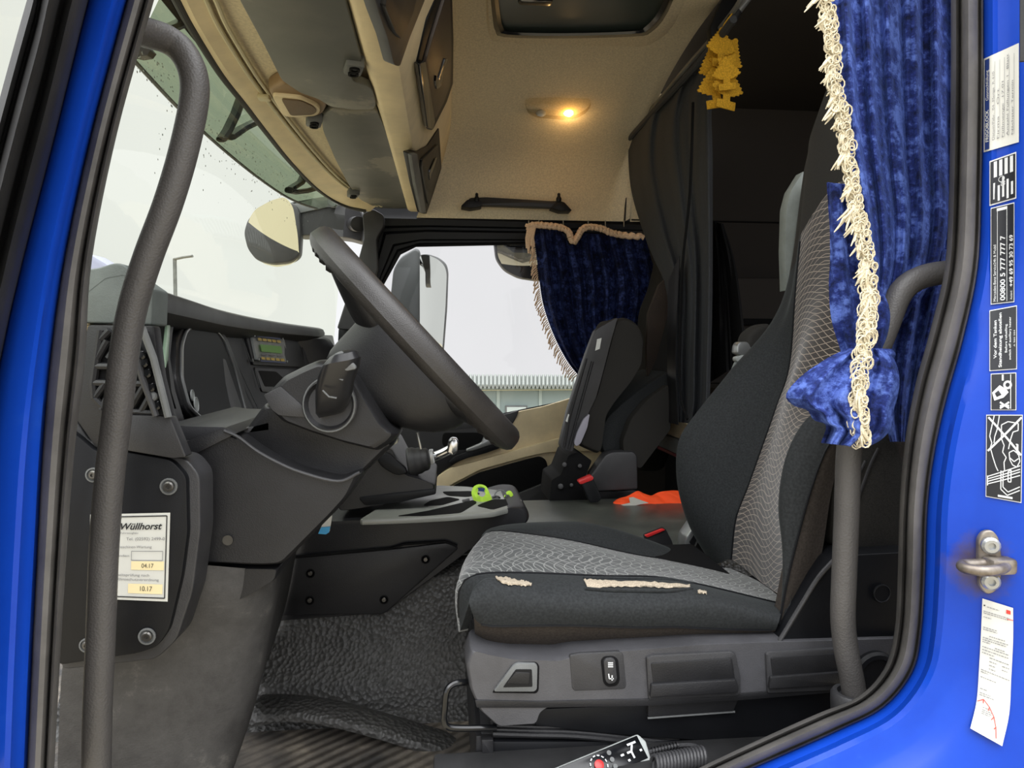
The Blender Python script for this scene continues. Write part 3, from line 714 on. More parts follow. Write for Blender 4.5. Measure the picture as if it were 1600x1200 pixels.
# grab handle above the far door
gh = thing('roof_grab_handle', 'long black grab handle on the beige panel above the passenger door', 'handle', W(808, 320, 2.74))
slab('grip', [(721, 321), (735, 309), (760, 308), (860, 314), (876, 314), (893, 328), (860, 324), (740, 320)], ('Y', 2.69), .035, M['black'], gh, r=3, bevel=.006)
slab('end_cap', [(720, 322), (730, 312), (752, 313), (753, 322), (735, 325)], ('Y', 2.68), .07, M['deep'], gh, r=2, bevel=.004)
slab('end_cap', [(861, 324), (872, 313), (882, 316), (894, 329), (876, 329)], ('Y', 2.68), .07, M['deep'], gh, r=2, bevel=.004)
for x in (745, 873): lathe('coat_hook', [(.010, 0), (.011, .012), (.006, .02), (.006, .03), (.0005, .034)], M['deep'], axis_matrix(W(x, 315, 2.685), (0, -.1, 1)), gh, 12)
# seam of the panel above the door
struct(tube('trim_11', [W(983, 232, 2.742), W(979, 290, 2.738), W(976, 346, 2.745)], .004, M['bunk'], n=6))

# ================================================================== DASHBOARD
db = thing('dashboard', 'black dashboard with vents, recessed instrument cluster and top pad under the windscreen', 'dashboard', (-.5, 1.4, 0))
# top: flat shelf under the glass with a rolled rear brow following the windscreen base
brow = [(196, 420), (238, 446), (262, 457), (300, 468), (340, 482), (390, 497), (440, 506), (500, 512), (545, 519)]
bz = .094
BR = [WZ(x, y, bz) for x, y in [(232, 443), (300, 467), (350, 484), (400, 496), (450, 505), (500, 512)]]
BR = [WZ(205, 430, bz)] + BR + [Vector((BR[-1].x - .005, 2.78, bz))]
BR = spline(BR, 5)
rows = []
for p in BR:
    gx = glassx(p.y, .0) + .02; rows.append([(gx, p.y, -.25), (gx, p.y, -.04), (gx, p.y, .0), (lerp(gx, p.x, .5), p.y, .05), (p.x - .03, p.y, bz - .004), (p.x - .01, p.y, bz), (p.x + .004, p.y, bz - .006), (p.x + .010, p.y, bz - .02), (p.x + .008, p.y, bz - .036), (p.x - .006, p.y, bz - .05), (p.x - .03, p.y, bz - .06), (p.x - .07, p.y, bz - .062)])
sheet('top_pad', rows, M['rubberd'] if False else M['black'], db, solid=0)
# main face that looks at the driver; follows the brow in plan, leans towards the driver at the bottom
def face_x(y): return interp([(p.y, p.x) for p in BR], y)
def facept(y, z, lift=0): return Vector((face_x(y) - .03 + lift + (.05 - z) * .22, y, z))
rows = [[facept(y, z) for z in (.06, .0, -.06, -.12, -.17)] + [facept(y, -.2, -.05), facept(y, -.35, -.1)] for y in [.93 + .1 * k for k in range(19)]]
sheet('face', rows, M['deep'], db, solid=0)
def fpix(px, py, lift=0):
    """pixel -> dash face"""
    d = ray(px, py); k = 1.0
    lo_, hi_ = .5, 4
    for _ in range(50):
        k = (lo_ + hi_) / 2; p = d * k
        if p.x < facept(min(2.7, max(.9, p.y)), p.z, lift).x: hi_ = k
        else: lo_ = k
    return d * k
def face_slab(name, pts, lift, depth, mat, parent, r=3, bevel=.002):
    q = fillet(pts, r); vs = [fpix(x, y, lift) for x, y in q]
    return slabw(name, vs, (-depth, 0, 0), mat, parent, bevel=bevel)
# instrument cluster: oval hood, chrome-like rim, dark lens, gauges low down
cl_o = [(284, 540), (292, 514), (312, 508), (336, 514), (350, 532), (368, 580), (384, 640), (380, 656), (352, 662), (318, 656), (296, 636), (284, 590)]
f = face_slab('instrument_cluster', [(276, 530), (286, 508), (312, 502), (342, 508), (356, 528), (376, 580), (392, 642), (388, 660), (356, 668), (312, 662), (290, 640), (276, 590)], .012, .05, M['black'], db, r=8, bevel=.005)
P = [fpix(x, y, .016) for x, y in fillet(cl_o, 9, 4)]
tube('rim', P, .0028, M['silver'], f, n=8, closed=True)
c = sum(P, Vector()) / len(P)
lens = slabw('lens', [lerp(v, c, .03) + Vector((-.001, 0, 0)) for v in P], (-.004, 0, 0), Mat('dark_cluster_lens', (11, 12, 15), .5, spec=.1).m, f, bevel=0)
for x, y, r in ((300, 618, .010), (306, 632, .013)):
    q = fpix(x, y, .018); lathe('gauge', [(r, 0), (r, .002), (r * .85, .002), (r * .85, .001), (.0004, .001)], M['lightplate'], axis_matrix(q, (1, .1, .1)), f, 20)
face_slab('painted_reflection', [(340, 560), (352, 560), (378, 636), (376, 650), (352, 652)], .0165, .003, M['grey'], f, r=4, bevel=.001)  # grey patch standing in for a reflection on the cluster lens
# air vent column between end panel and cluster
f = face_slab('air_vent', [(222, 478), (234, 480), (272, 506), (270, 520), (266, 560), (274, 610), (290, 662), (272, 664), (244, 590), (228, 520)], .015, .03, M['grey'], db, r=5, bevel=.003)
face_slab('opening', [(246, 496), (264, 508), (262, 560), (268, 612), (276, 640), (262, 600), (248, 560)], .018, .006, M['void'], f, r=3, bevel=0)
face_slab('slat_reflection', [(262, 508), (266, 508), (263, 560), (259, 575), (257, 560)], .022, .004, Mat('painted_green_reflection', (150, 176, 150), .25).m, f, r=1, bevel=.0005)  # pale green strip paints a reflection into the vent opening
tube('vent_frame', [fpix(x, y, .024) for x, y in ((226, 486), (240, 500), (243, 520), (240, 560), (244, 575))], .003, M['midgrey'], f, n=8)
# radio-size control panel with green display
un = face_slab('control_panel', [(382, 516), (462, 520), (478, 574), (396, 570)], .006, .02, M['deep'], db, r=2)
for x, y in ((385, 519), (451, 527), (394, 563), (460, 569)): screw(fpix(x, y, .008), (1, 0, 0), .005, un, 'silver')
gp = face_slab('control_unit', [(393, 521), (444, 528), (452, 567), (402, 563)], .014, .014, M['lightplate'], un, r=2)
def Sface(s, t, lift=0):
    a = fpix(lerp(lerp(401, 451, s), lerp(394, 443, s), t), lerp(lerp(563, 567, s), lerp(522, 528, s), t), .0205); return a + Vector((lift, 0, 0))
patch('display', Sface, .20, .36, .86, .64, M['lcd'], gp, 2)
ym = Mat('yellow_key_print', (222, 190, 60), .5).m
for k in range(5):
    patch('key', Sface, .16 + .15 * k, .78, .28 + .15 * k, .88, ym, gp, 1); patch('key', Sface, .16 + .15 * k, .05, .28 + .15 * k, .15, ym, gp, 1)
for k in range(3): patch('label_strip', Sface, .2 + .25 * k, .22, .36 + .25 * k, .28, M['greyink'], gp, 1)
patch('label_strip', Sface, .12, .92, .9, .97, M['blueink'], gp, 1); patch('label_strip', Sface, .12, -.03, .9, .02, M['blueink'], gp, 1)
for a, b in ((.05, .05), (.95, .05), (.05, .95), (.95, .95)): lathe('post', [(.004, 0), (.004, .003), (.0004, .0035)], M['silver'], axis_matrix(Sface(a, b), (1, 0, 0)), gp, 10)
f = face_slab('storage_slot', [(398, 574), (470, 578), (476, 620), (410, 612)], .004, .01, M['black'], db, r=2)
face_slab('opening', [(404, 579), (462, 582), (468, 606), (414, 604)], .006, .004, M['void'], f, r=2, bevel=0)
f = face_slab('storage_slot', [(470, 522), (520, 524), (545, 640), (480, 600)], .003, .01, M['black'], db, r=2)
face_slab('opening', [(487, 534), (512, 536), (514, 552), (492, 552)], .005, .004, M['void'], f, r=2, bevel=0)
for a, b in (((379, 528), (392, 565)), ((456, 522), (468, 568)), ((342, 508), (404, 640)), ((398, 578), (406, 606))):
    tube('seam', [fpix(*a, .0065), fpix(*b, .0065)], .0012, M['midgrey'], db, n=6)
tube('brow_seam', [fpix(x, y, .01) for x, y in ((232, 466), (262, 478), (300, 490), (338, 506))], .0025, M['grey'], db, n=6)

# ---- the dashboard's end that faces the open door
ep = slab('end_pad', [(120, 420, 20), (150, 420, 20), (178, 410, 10), (196, 413, 12), (206, 430, 8), (238, 452, 4), (236, 508, 4), (120, 504)], ('Y', .885), .05, M['padgrey'], db, r=6, bevel=.014, seg=4)
slab('side_trim', [(126, 503), (141, 503), (128, 610), (116, 610)], ('Y', .90), .01, M['beige'], db, r=2, bevel=.002)
e = slab('end_panel', [(137, 508), (240, 509), (250, 590), (266, 652), (292, 714), (240, 708), (150, 700), (119, 655), (119, 596)], ('Y', .875), .02, M['black'], db, r=5, bevel=.005)
# vent grille with slanted bars in the end panel
slab('vent_opening', [(158, 516), (232, 516), (244, 645), (166, 640), (147, 622), (146, 600)], ('Y', .8745), .004, M['void'], e, r=6, bevel=0)
for a, b in (((150, 572), (240, 574)), ((148, 598), (244, 600)), ((158, 530), (172, 516)), ((152, 560), (168, 532)), ((150, 620), (166, 598)), ((170, 560), (196, 520)), ((200, 572), (226, 524)), ((160, 640), (176, 602)), ((205, 638), (226, 602)), ((222, 642), (240, 610)), ((180, 636), (200, 600)), ((158, 516), (146, 600)), ((146, 600), (148, 622)), ((148, 622), (166, 640)), ((166, 640), (244, 646))):
    tube('vent_bar', [W(*a, .872), W(*b, .872)], .0045, M['black'], e, n=8)
sl = slab('switch_strip', [(209, 524), (224, 512), (240, 560), (262, 650), (246, 650), (228, 596), (212, 548)], ('Y', .868), .012, M['deep'], db, r=3, bevel=.003)
for x, y in ((222, 556), (226, 568), (231, 584), (237, 606), (240, 620), (246, 634)):
    lathe('switch', [(.006, 0), (.006, .004), (.004, .006), (.0005, .006)], M['midgrey'] if y == 620 else M['gloss'], axis_matrix(W(x, y, .867), (0, -1, .2)), sl, 12)
tube('edge_bar', [W(x, y, .862) for x, y in ((208, 540), (222, 590), (244, 650))], .004, M['grey'], sl, n=8)
tube('edge_bar', [W(x, y, .862) for x, y in ((222, 512), (240, 560), (263, 652))], .0045, M['midgrey'], sl, n=8)
slab('trim_blade', [(184, 648), (244, 650), (266, 652), (291, 714), (270, 716), (192, 703)], ('Y', .866), .02, M['grey'], db, r=4, bevel=.005)
# rounded rim and screwed cover plate carrying the service sticker
slab('cover_rim', [(95, 640), (118, 654), (140, 690), (194, 704), (290, 716), (312, 742), (313, 830), (301, 925), (276, 1000), (244, 1030), (95, 1047)], ('Y', .880), .05, M['grey'], db, r=12, bevel=.008, seg=4)
cp = slab('cover_plate', [(90, 660), (120, 680), (150, 706), (196, 706), (268, 719), (291, 744), (293, 832), (284, 900), (264, 984), (246, 1010), (216, 1021), (90, 1040)], ('Y', .870), .014, M['deep'], db, r=10, bevel=.004)
for x, y, r in ((264, 760, .0105), (230, 994, .0105), (146, 742, .009), (136, 1008, .009)):
    lathe('screw_recess', [(r, 0), (r, .0015), (r * .8, .0018), (r * .72, -.001)], M['midgrey'], axis_matrix(W(x, y, .869), (0, -1, 0)), cp, 20)
    screw(W(x, y, .868), (0, -1, 0), r * .6, cp)
# service sticker (its left part is behind the handle)
st = thing('service_sticker', 'white workshop service sticker with black border on the black panel beside the handle', 'sticker', W(220, 870, .868))
def S1(s, t, lift=0):
    return W(lerp(lerp(137, 266, s), lerp(141, 263, s), 1 - t) if False else lerp(lerp(137, 262, s), lerp(141, 266, s), t), lerp(lerp(935, 940, s), lerp(804, 801, s), t), .8688 - lift)
bm_s = patch('paper', S1, 0, 0, 1, 1, M['white'], st, 4, 0)
A1 = .125 * 1 / .137
def T1(b, s, t, h, mat='greyink', w=None, sh=0, bo=0): text('lettering', S1, b, s, t, h, M[mat], st, asp=.92, width=w, shear=sh, bold=bo)
strokes('border', S1, [[(.04, .035), (.96, .035)], [(.96, .035), (.96, .965)], [(.96, .965), (.04, .965)], [(.04, .965), (.04, .035)]], .013, M['ink'], st, .92)
T1('Wüllhorst', .385, .815, .075, 'ink', .52, .3, .02); T1('Fahrzeugbau', .385, .765, .022, 'greyink', .22)
T1('Tel. (02592) 2499-0', .46, .69, .034, 'greyink', .48); T1('maschinen-Wartung', .36, .60, .03, 'greyink', .42); T1('stunden', .30, .50, .026, 'greyink', .2)
T1('heitsprüfung nach', .36, .275, .03, 'greyink', .40); T1('Klimaschutzverordnung', .36, .225, .03, 'greyink', .52)
strokes('box_outline', S1, [[(.53, .46), (.92, .46)], [(.92, .46), (.92, .565)], [(.92, .565), (.53, .565)], [(.53, .565), (.53, .46)]], .006, M['greyink'], st, .92)
patch('date_label', S1, .53, .35, .94, .45, M['yellowed'], st, 2); patch('date_label', S1, .50, .08, .93, .19, M['yellowed'], st, 2)
text('lettering', S1, '04.17', .66, .375, .05, M['ink'], st, asp=.92, width=.15, lift=.0014); text('lettering', S1, '10.17', .65, .11, .055, M['ink'], st, asp=.92, width=.15, lift=.0014)

# ---- knee panel: the big moulding under the column
def extr(name, secs, mat, parent, solid=0, sub=0, caps=True):
    """closed sections given as (Y, [px outline]) of equal length -> one lofted body"""
    rows = [[W(x, y, Y) for x, y in pts] for Y, pts in secs]
    bm = bmesh.new(); V = grid_bm(bm, rows, closed=True, caps=caps)
    return finish(name, bm, mat, parent, sub=sub, doubles=0)
kp = [(270, 722), (300, 702), (352, 673), (372, 683), (400, 704), (432, 722), (470, 738), (528, 752), (566, 738), (548, 775), (520, 806), (478, 848), (440, 886), (410, 888), (360, 886), (300, 884), (285, 800)]
def around(pts, cx, cy, k): return [(cx + (x - cx) * k, cy + (y - cy) * k) for x, y in pts]
def same(pts, Y0, Y1, k=1.0):
    """outline at depth Y0 carried straight back (same place in the cab) to Y1, as pixels at Y1"""
    v = [W(x, y, Y0) for x, y in pts]; c = sum(v, Vector()) / len(v)
    return [lerp(c, p, k) + Vector((0, Y1 - Y0, 0)) for p in v]
def body(name, pts, Y0, Y1, mat, parent, r=0, round_=.02, k0=.93, seg=4):
    """outline extruded across the cab with softly rounded ends"""
    q = fillet(pts, r, 3) if r else pts
    rows = [same(q, Y0, Y0, k0 - .5 * 0)]
    for i in range(1, seg + 1):
        a = PI / 2 * i / seg; rows.append([p + Vector((0, round_ * (1 - math.cos(a)), 0)) for p in same(q, Y0, Y0, k0 + (1 - k0) * math.sin(a))])
    for i in range(seg + 1):
        a = PI / 2 * i / seg; rows.append([p + Vector((0, Y1 - Y0 - round_ * (1 - math.sin(a)) if False else Y1 - Y0 - round_ + round_ * math.sin(a), 0)) for p in same(q, Y0, Y0, k0 + (1 - k0) * math.cos(a))])
    bm = bmesh.new(); grid_bm(bm, rows, closed=True, caps=True)
    return finish(name, bm, mat, parent, doubles=0)
kn = body('knee_panel', kp, .955, 1.30, M['black'], db, r=10, round_=.035, k0=.93)
kedge = spline([(350, 673), (372, 683), (400, 704), (432, 722), (470, 738), (528, 752), (562, 738)], 5)
tube('edge_bead', [W(p.x, p.y, .949) for p in kedge], .0024, M['grey'], kn, n=8)
slab('shelf', [(270, 700), (300, 686), (350, 668), (372, 676), (300, 712), (282, 722)], ('Y', .95), .3, M['black'], db, r=2, bevel=.003)
slab('lower_rail', [(262, 662), (290, 666), (388, 668), (420, 660), (420, 672), (330, 684), (272, 690)], ('Y', 1.0), .3, M['grey'], db, r=2, bevel=.004)
for x, y, m_ in ((312, 842, 'void'), (356, 844, 'screw')): lathe('screw_recess', [(.007, 0), (.007, .001), (.0005, .0008)], M[m_], axis_matrix(W(x, y, .9525), (0, -1, 0)), kn, 16)
body('knee_lower', [(300, 886), (436, 888), (432, 905), (400, 925), (350, 950), (300, 962), (280, 930)], .965, 1.25, M['black'], db, r=6, round_=.02, k0=.95)
slab('tag', [(498, 832), (511, 803), (519, 806), (515, 830), (510, 834)], ('Y', 1.20), .002, M['white'], kn, bevel=0)
slab('tag_band', [(497, 834), (502, 824), (516, 823), (514, 832), (509, 835)], ('Y', 1.198), .002, Mat('sky_blue_print', (60, 160, 215), .5).m, kn, bevel=0)

# ================================================================== STEERING COLUMN AND WHEEL
sc = thing('steering_column', 'black steering column shroud with a gear stalk below the steering wheel', 'steering column', W(520, 640, 1.1))
low = [(372, 682), (412, 628), (440, 650), (500, 672), (590, 706), (624, 690), (604, 712), (566, 744), (532, 752), (470, 736), (420, 716)]
body('lower_shroud', [(370, 684), (410, 630), (440, 640), (600, 690), (618, 694), (566, 744), (532, 754), (470, 740), (420, 718)], 1.0, 1.22, M['black'], sc, r=6, round_=.03, k0=.9)
body('upper_shroud', [(409, 618), (438, 588), (470, 572), (494, 562), (530, 566), (556, 590), (604, 668), (622, 682), (612, 694), (590, 708), (540, 696), (480, 677), (436, 660), (416, 640)], .97, 1.24, M['black'], sc, r=6, round_=.035, k0=.86)
slab('facet', [(412, 617), (438, 604), (466, 628), (488, 650), (474, 652), (436, 649), (424, 640)], ('Y', .968), .02, M['grey'], sc, r=3, bevel=.004)
bz_ = W(516, 632, .962)
C0 = axis_matrix(bz_, (-.08, -1, .05), (1, 0, .1))
lathe('stalk_bezel', [(.036, -.004), (.038, .004), (.034, .008), (.032, .004), (.030, .0), (.0005, -.001)], M['grey'], C0 @ Matrix.Scale(1.0, 4), sc, 32)
tube('bezel_ring', [C0 @ Vector((.035 * math.cos(a) * 1.0, .037 * math.sin(a), .006)) for a in [2 * PI * k / 32 for k in range(32)]], .0016, M['midgrey'], sc, n=6, closed=True)
# gear stalk: tapered body from the bezel up to a bevelled head
st_ = []
path = [((518, 648), .956, .016, .015), ((519, 640), .94, .021, .017), ((522, 620), .925, .024, .018), ((524, 600), .915, .025, .019), ((530, 580), .905, .026, .021), ((534, 565), .90, .024, .021), ((537, 553), .90, .017, .018), ((538, 548), .902, .008, .010)]
rows = []
for (x, y), Y, a, b in path:
    c = W(x, y, Y); rows.append([c + Vector((a * math.copysign(abs(math.cos(t)) ** .7, math.cos(t)), b * math.copysign(abs(math.sin(t)) ** .7, math.sin(t)), .25 * a * math.cos(t))) for t in [2 * PI * k / 20 for k in range(20)]])
gs = sheet('gear_stalk', rows, M['gloss'] if False else plastic('satin_black_stalk', (34, 34, 36), .28, 0), sc, solid=0, closed=True, caps=True)
slab('stalk_cap', [(522, 553), (534, 548), (556, 571), (556, 577), (541, 580), (524, 570)], ('Y', .884), .012, M['midgrey'], gs, r=3, bevel=.004)
for (a, b, c_) in (((508, 582), (520, 588), (536, 594)), ((504, 610), (514, 620), (526, 622))): tube('ring_line', [W(*p, .893) for p in (a, b, c_)], .0012, M['midgrey'], gs, n=6)
slab('turn_stalk_tip', [(604, 680), (612, 668), (618, 672), (622, 692), (606, 700)], ('Y', 1.08), .03, Mat('pale_stalk_tip', (150, 152, 138), .4).m, sc, r=3, bevel=.004)
cyl('key', W(652, 676, 1.15), W(658, 702, 1.15), .0025, M['silver'], sc)

C = W(651, 529, 1.10)                              # hub centre in the rim's plane
a_, b_ = W(510, 377, 1.10), W(792, 681, 1.10)
U = (a_ - b_).normalized(); V_ = Vector((0, 1, 0)); A_ = U.cross(V_)
if A_.x > 0: A_ = -A_                              # A_ points down the column, away from the driver
R = (a_ - b_).length / 2; C = (a_ + b_) / 2
sw = thing('steering_wheel', 'large black leather-grained steering wheel seen almost edge on', 'steering wheel', C)
def wp(u, v, a): return C + U * u + V_ * v + A_ * a
rm = []
nR = 96; bmw = bmesh.new(); rings = []
for k in range(nR):
    t = 2 * PI * k / nR; cu, sv = math.cos(t), math.sin(t)
    bump_ = .0028 * math.sin(46 * t) if (abs(cu) > .62 or False) and abs(sv) < .78 else 0
    rr = .0180; ring = []
    for j in range(16):
        q = 2 * PI * j / 16; ro = rr * (1 + (.12 if math.sin(q) > 0 else 0)); extra = bump_ if math.cos(q) < .3 else 0
        rad = R + (ro) * math.cos(q); ax = (rr * 1.12) * math.sin(q) + (extra if math.sin(q) > .2 else 0) * 1.6
        ring.append(bmw.verts.new(wp(rad * cu, rad * sv * .98, ax)))
    rings.append(ring)
for k in range(nR):
    for j in range(16): bmw.faces.new((rings[k][j], rings[k][(j + 1) % 16], rings[(k + 1) % nR][(j + 1) % 16], rings[(k + 1) % nR][j]))
mw = plastic('worn_wheel_leather', (40, 38, 37), .4, 650, .35, .2)
finish('rim', bmw, mw, sw, doubles=0)
def sup(u0, u1, v, a, n=28, e=.6):
    cu, hu = (u0 + u1) / 2, (u1 - u0) / 2
    return [wp(cu + hu * math.copysign(abs(math.cos(t)) ** e, math.cos(t)), v * math.copysign(abs(math.sin(t)) ** e, math.sin(t)), a) for t in [2 * PI * k / n for k in range(n)]]
rows = [sup(-.02, .02, .02, -.010), sup(-.11, .07, .075, -.008), sup(-.140, .09, .09, .004), sup(-.148, .088, .095, .03), sup(-.142, .084, .09, .06), sup(-.112, .082, .085, .095), sup(-.062, .078, .08, .122), sup(-.04, .055, .06, .132)]
sheet('hub', rows, M['black'], sw, solid=0, sub=1, closed=True, caps=True)
def spoke(du, dv, w0, w1, parent=sw):
    L = math.hypot(du, dv); d = (du / L, dv / L); n = (-d[1], d[0]); rows = []
    for r_, w, a, th in ((.06, w0, .030, .028), (.10, w0 * .95, .026, .026), (.14, w0 * .8, .018, .020), (.175, w1, .010, .015), (R - .004, w1 * 1.1, .0, .012)):
        row = []
        for t in [2 * PI * k / 14 for k in range(14)]:
            x, y = w * math.cos(t), th * math.sin(t); row.append(wp(d[0] * r_ + n[0] * x, d[1] * r_ + n[1] * x, a + y))
        rows.append(row)
    return sheet('spoke', rows, M['black'], parent, solid=0, closed=True, caps=True, sub=1)
spoke(.8, -.45, .05, .03); spoke(.8, .45, .05, .03); spoke(-.85, -.4, .05, .03); spoke(-.85, .4, .05, .03)

# ================================================================== DRIVER'S SEAT
from mathutils.bvhtree import BVHTree
def resample(P, n):
    d = [0]
    for a, b in zip(P, P[1:]): d.append(d[-1] + (b - a).length)
    out = []; j = 0
    for k in range(n):
        t = d[-1] * k / (n - 1)
        while j < len(P) - 2 and d[j + 1] < t: j += 1
        s = (t - d[j]) / max(1e-9, d[j + 1] - d[j]); out.append(lerp(P[j], P[j + 1], max(0, min(1, s))))
    return out
def curveloft(curves, N=48, sub=5, ksub=8):
    """curves: (Y, [photo pixels]) guides -> dense rows, smooth both ways; returns rows and guide row indices"""
    G = []
    for c in curves:
        if len(c) == 2:
            Y, pts = c
            G.append(resample(spline([W(x, y, Y if not isinstance(Y, (list, tuple)) else Y[i]) for i, (x, y) in enumerate(pts)], ksub), N))
        else: G.append([Vector(p) for p in resample([Vector(p) for p in c[2]], N)])
    cols = [spline([g[i] for g in G], sub) for i in range(N)]
    return [[cols[i][j] for i in range(N)] for j in range(len(cols[0]))]
def uvm(rows, su=1.0, sv=1.0):
    """uv in metres along and across"""
    uv = []; mid = len(rows[0]) // 2; v = 0
    acc = [0.0]
    for i in range(1, len(rows)): acc.append(acc[-1] + (rows[i][mid] - rows[i - 1][mid]).length)
    mr_ = rows[len(rows) // 2]; au = [0.0]
    for j in range(1, len(mr_)): au.append(au[-1] + (mr_[j] - mr_[j - 1]).length)
    return [[(au[j] * su, acc[i] * sv) for j in range(len(mr_))] for i in range(len(rows))]
def bvh_rows(rows):
    vs = []; fs = []; nc = len(rows[0])
    for r in rows: vs += r
    for i in range(len(rows) - 1):
        for j in range(nc - 1):
            a = i * nc + j; fs.append((a, a + 1, a + nc + 1, a + nc))
    return BVHTree.FromPolygons(vs, fs)
def hit(bvh, px, py, lift=.001):
    d = ray(px, py).normalized(); loc, n, _, _ = bvh.ray_cast(Vector((0, 0, 0)), d)
    if loc is None: return None
    return loc - d * lift
def onb(bvh, pts, lift=.001):
    o = [hit(bvh, x, y, lift) for x, y in pts]; return [p for p in o if p is not None]

seat = thing('truck_seat', "black driver's seat with net-patterned cloth, torn front bolster and grey control panel", 'seat', W(950, 1150, 1.1))
S = 5
cush = [
 (.90, [(742, 990), (765, 1010), (800, 1014), (900, 1014), (1000, 1012), (1080, 1006), (1140, 998), (1208, 990)]),
 (.866, [(740, 965), (752, 976), (772, 979), (885, 978), (1000, 981), (1050, 980), (1120, 983), (1212, 985)]),
 (.860, [(733, 940), (746, 937), (775, 936), (885, 944), (1000, 948), (1060, 945), (1130, 948), (1218, 968)]),
 (.885, [(740, 920), (752, 907), (775, 903), (840, 914), (900, 917), (1000, 919), (1090, 922), (1221, 952)]),
 (.925, [(719, 985), (716, 940), (722, 912), (748, 897), (820, 895), (940, 900), (1050, 905), (1222, 944)]),
 (1.00, [(717, 975), (714, 930), (722, 893), (750, 876), (820, 872), (940, 882), (1080, 902), (1220, 934)]),
 (1.12, [(722, 960), (720, 900), (732, 866), (757, 848), (820, 846), (920, 857), (1050, 882), (1185, 908)]),
 (1.24, [(740, 940), (738, 880), (748, 847), (769, 830), (830, 835), (900, 846), (1000, 868), (1140, 888)]),
 (1.265, [(742, 930), (742, 870), (752, 840), (775, 827), (830, 826), (900, 831), (1000, 858), (1130, 886)]),
 (1.31, [(752, 920), (748, 860), (756, 834), (780, 822), (860, 817), (925, 819), (1010, 843), (1115, 882)]),
 (1.36, [(765, 910), (760, 860), (768, 838), (800, 826), (870, 823), (930, 828), (1010, 850), (1098, 882)]),
 (1.37, [(765, 950), (762, 900), (770, 890), (800, 890), (870, 890), (930, 890), (1010, 900), (1098, 920)])]
CR = curveloft(cush, 60, S)
cushion = sheet('seat_cushion', CR[4 * S:7 * S + 1], M['patseat'], seat, solid=.012, off=-1, uvs=uvm(CR[4 * S:7 * S + 1], 1, 1))
sheet('skirt', CR[0:S + 1], M['seatbrown'], seat, solid=.01, off=-1)
sheet('near_bolster', CR[S:4 * S + 1], M['seatvelvet'], seat, solid=.01, off=-1)
sheet('far_bolster', CR[7 * S:], M['seatvelvet'], seat, solid=.01, off=-1)
cb = bvh_rows(CR)
for i in (1, 4, 7):
    P = CR[i * S][2:]
    tube('seam', [p + Vector((0, -.001, .0005)) for p in P[::2]], .0016, M['deep'], seat, n=6)
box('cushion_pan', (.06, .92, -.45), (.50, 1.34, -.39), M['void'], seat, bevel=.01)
# tears in the bolster showing pale foam
def tear(pts, n=7):
    up = spline(pts[0], n); lo_ = spline(pts[1], n); rows = []
    m = min(len(up), len(lo_))
    for k in range(m):
        a, b = up[k], lo_[k]; row = []
        for t in (0, .25, .5, .75, 1):
            j = (random.random() - .5) * (2.4 if t in (0, 1) else .8)
            h = hit(cb, lerp(a.x, b.x, t), lerp(a.y, b.y, t) + j, .0015 + (.0025 if 0 < t < 1 else 0) + random.random() * .001)
            row.append(h if h is not None else W(a.x, a.y, .89))
        rows.append(row)
    return sheet('torn_foam', rows, M['foam'], seat, solid=.001)
tear(([(774, 901), (790, 902), (806, 906), (820, 908), (831, 911)], [(776, 905), (790, 913), (806, 914), (820, 915), (830, 915)]))
tear(([(912, 905), (930, 906), (960, 908), (1000, 908), (1040, 911), (1078, 914)], [(918, 918), (932, 919), (960, 917), (1000, 917), (1040, 918), (1078, 917)]))
tear(([(1090, 922), (1096, 922), (1104, 924)], [(1091, 927), (1097, 927), (1104, 928)]))
P = onb(cb, [(912, 903), (950, 903), (1000, 904), (1050, 906), (1082, 912)], .003)
tube('torn_edge', spline(P, 4), .0022, M['seatvelvet'], seat, n=6)
P = onb(cb, [(914, 919), (950, 922), (1000, 923), (1050, 923), (1082, 919)], .003)
tube('torn_edge', spline(P, 4), .0022, M['seatvelvet'], seat, n=6)

back = [
 (.885, [(1226, 992), (1277, 892), (1299, 770), (1320, 690), (1365, 600), (1400, 400), (1410, 250), (1415, 80)]),
 (.872, [(1218, 975), (1234, 892), (1266, 770), (1293, 698), (1330, 640), (1370, 540), (1395, 360), (1400, 80)]),
 (.90, [(1226, 905), (1222, 850), (1216, 790), (1228, 715), (1256, 660), (1300, 620), (1345, 540), (1375, 400), (1390, 80)]),
 (.97, [(1225, 931), (1227, 880), (1222, 820), (1228, 760), (1246, 700), (1275, 655), (1320, 610), (1362, 480), (1380, 80)]),
 (1.10, [(1190, 910), (1190, 860), (1196, 800), (1208, 735), (1224, 670), (1246, 590), (1300, 410), (1320, 80)]),
 (1.22, [(1143, 874), (1150, 810), (1168, 762), (1194, 689), (1214, 632), (1234, 568), (1245, 430), (1270, 200)]),
 (1.27, [(1122, 880), (1108, 838), (1103, 785), (1116, 722), (1150, 650), (1195, 562), (1241, 440), (1262, 240)]),
 (1.33, [(1104, 870), (1076, 820), (1058, 755), (1060, 690), (1088, 645), (1140, 580), (1222, 470), (1256, 270)]),
 (1.38, [(1112, 860), (1092, 810), (1085, 750), (1092, 700), (1122, 648), (1160, 590), (1236, 470), (1262, 280)]),
 (1.39, [(1180, 860), (1170, 810), (1160, 750), (1170, 700), (1190, 648), (1220, 590), (1280, 470), (1300, 280)])]
BR_ = curveloft(back, 60, S)
rr_ = BR_[3 * S:5 * S + 1]
top_cut = 46                                           # the patterned cloth ends in a round arch, plain cloth above
bk = sheet('backrest', [r[:top_cut] for r in rr_], M['patback'], seat, solid=.02, off=-1, uvs=uvm([r[:top_cut] for r in rr_]))
sheet('head_section', [r[top_cut - 1:] for r in BR_[2 * S:]], M['blackfabric'], seat, solid=.02, off=-1)
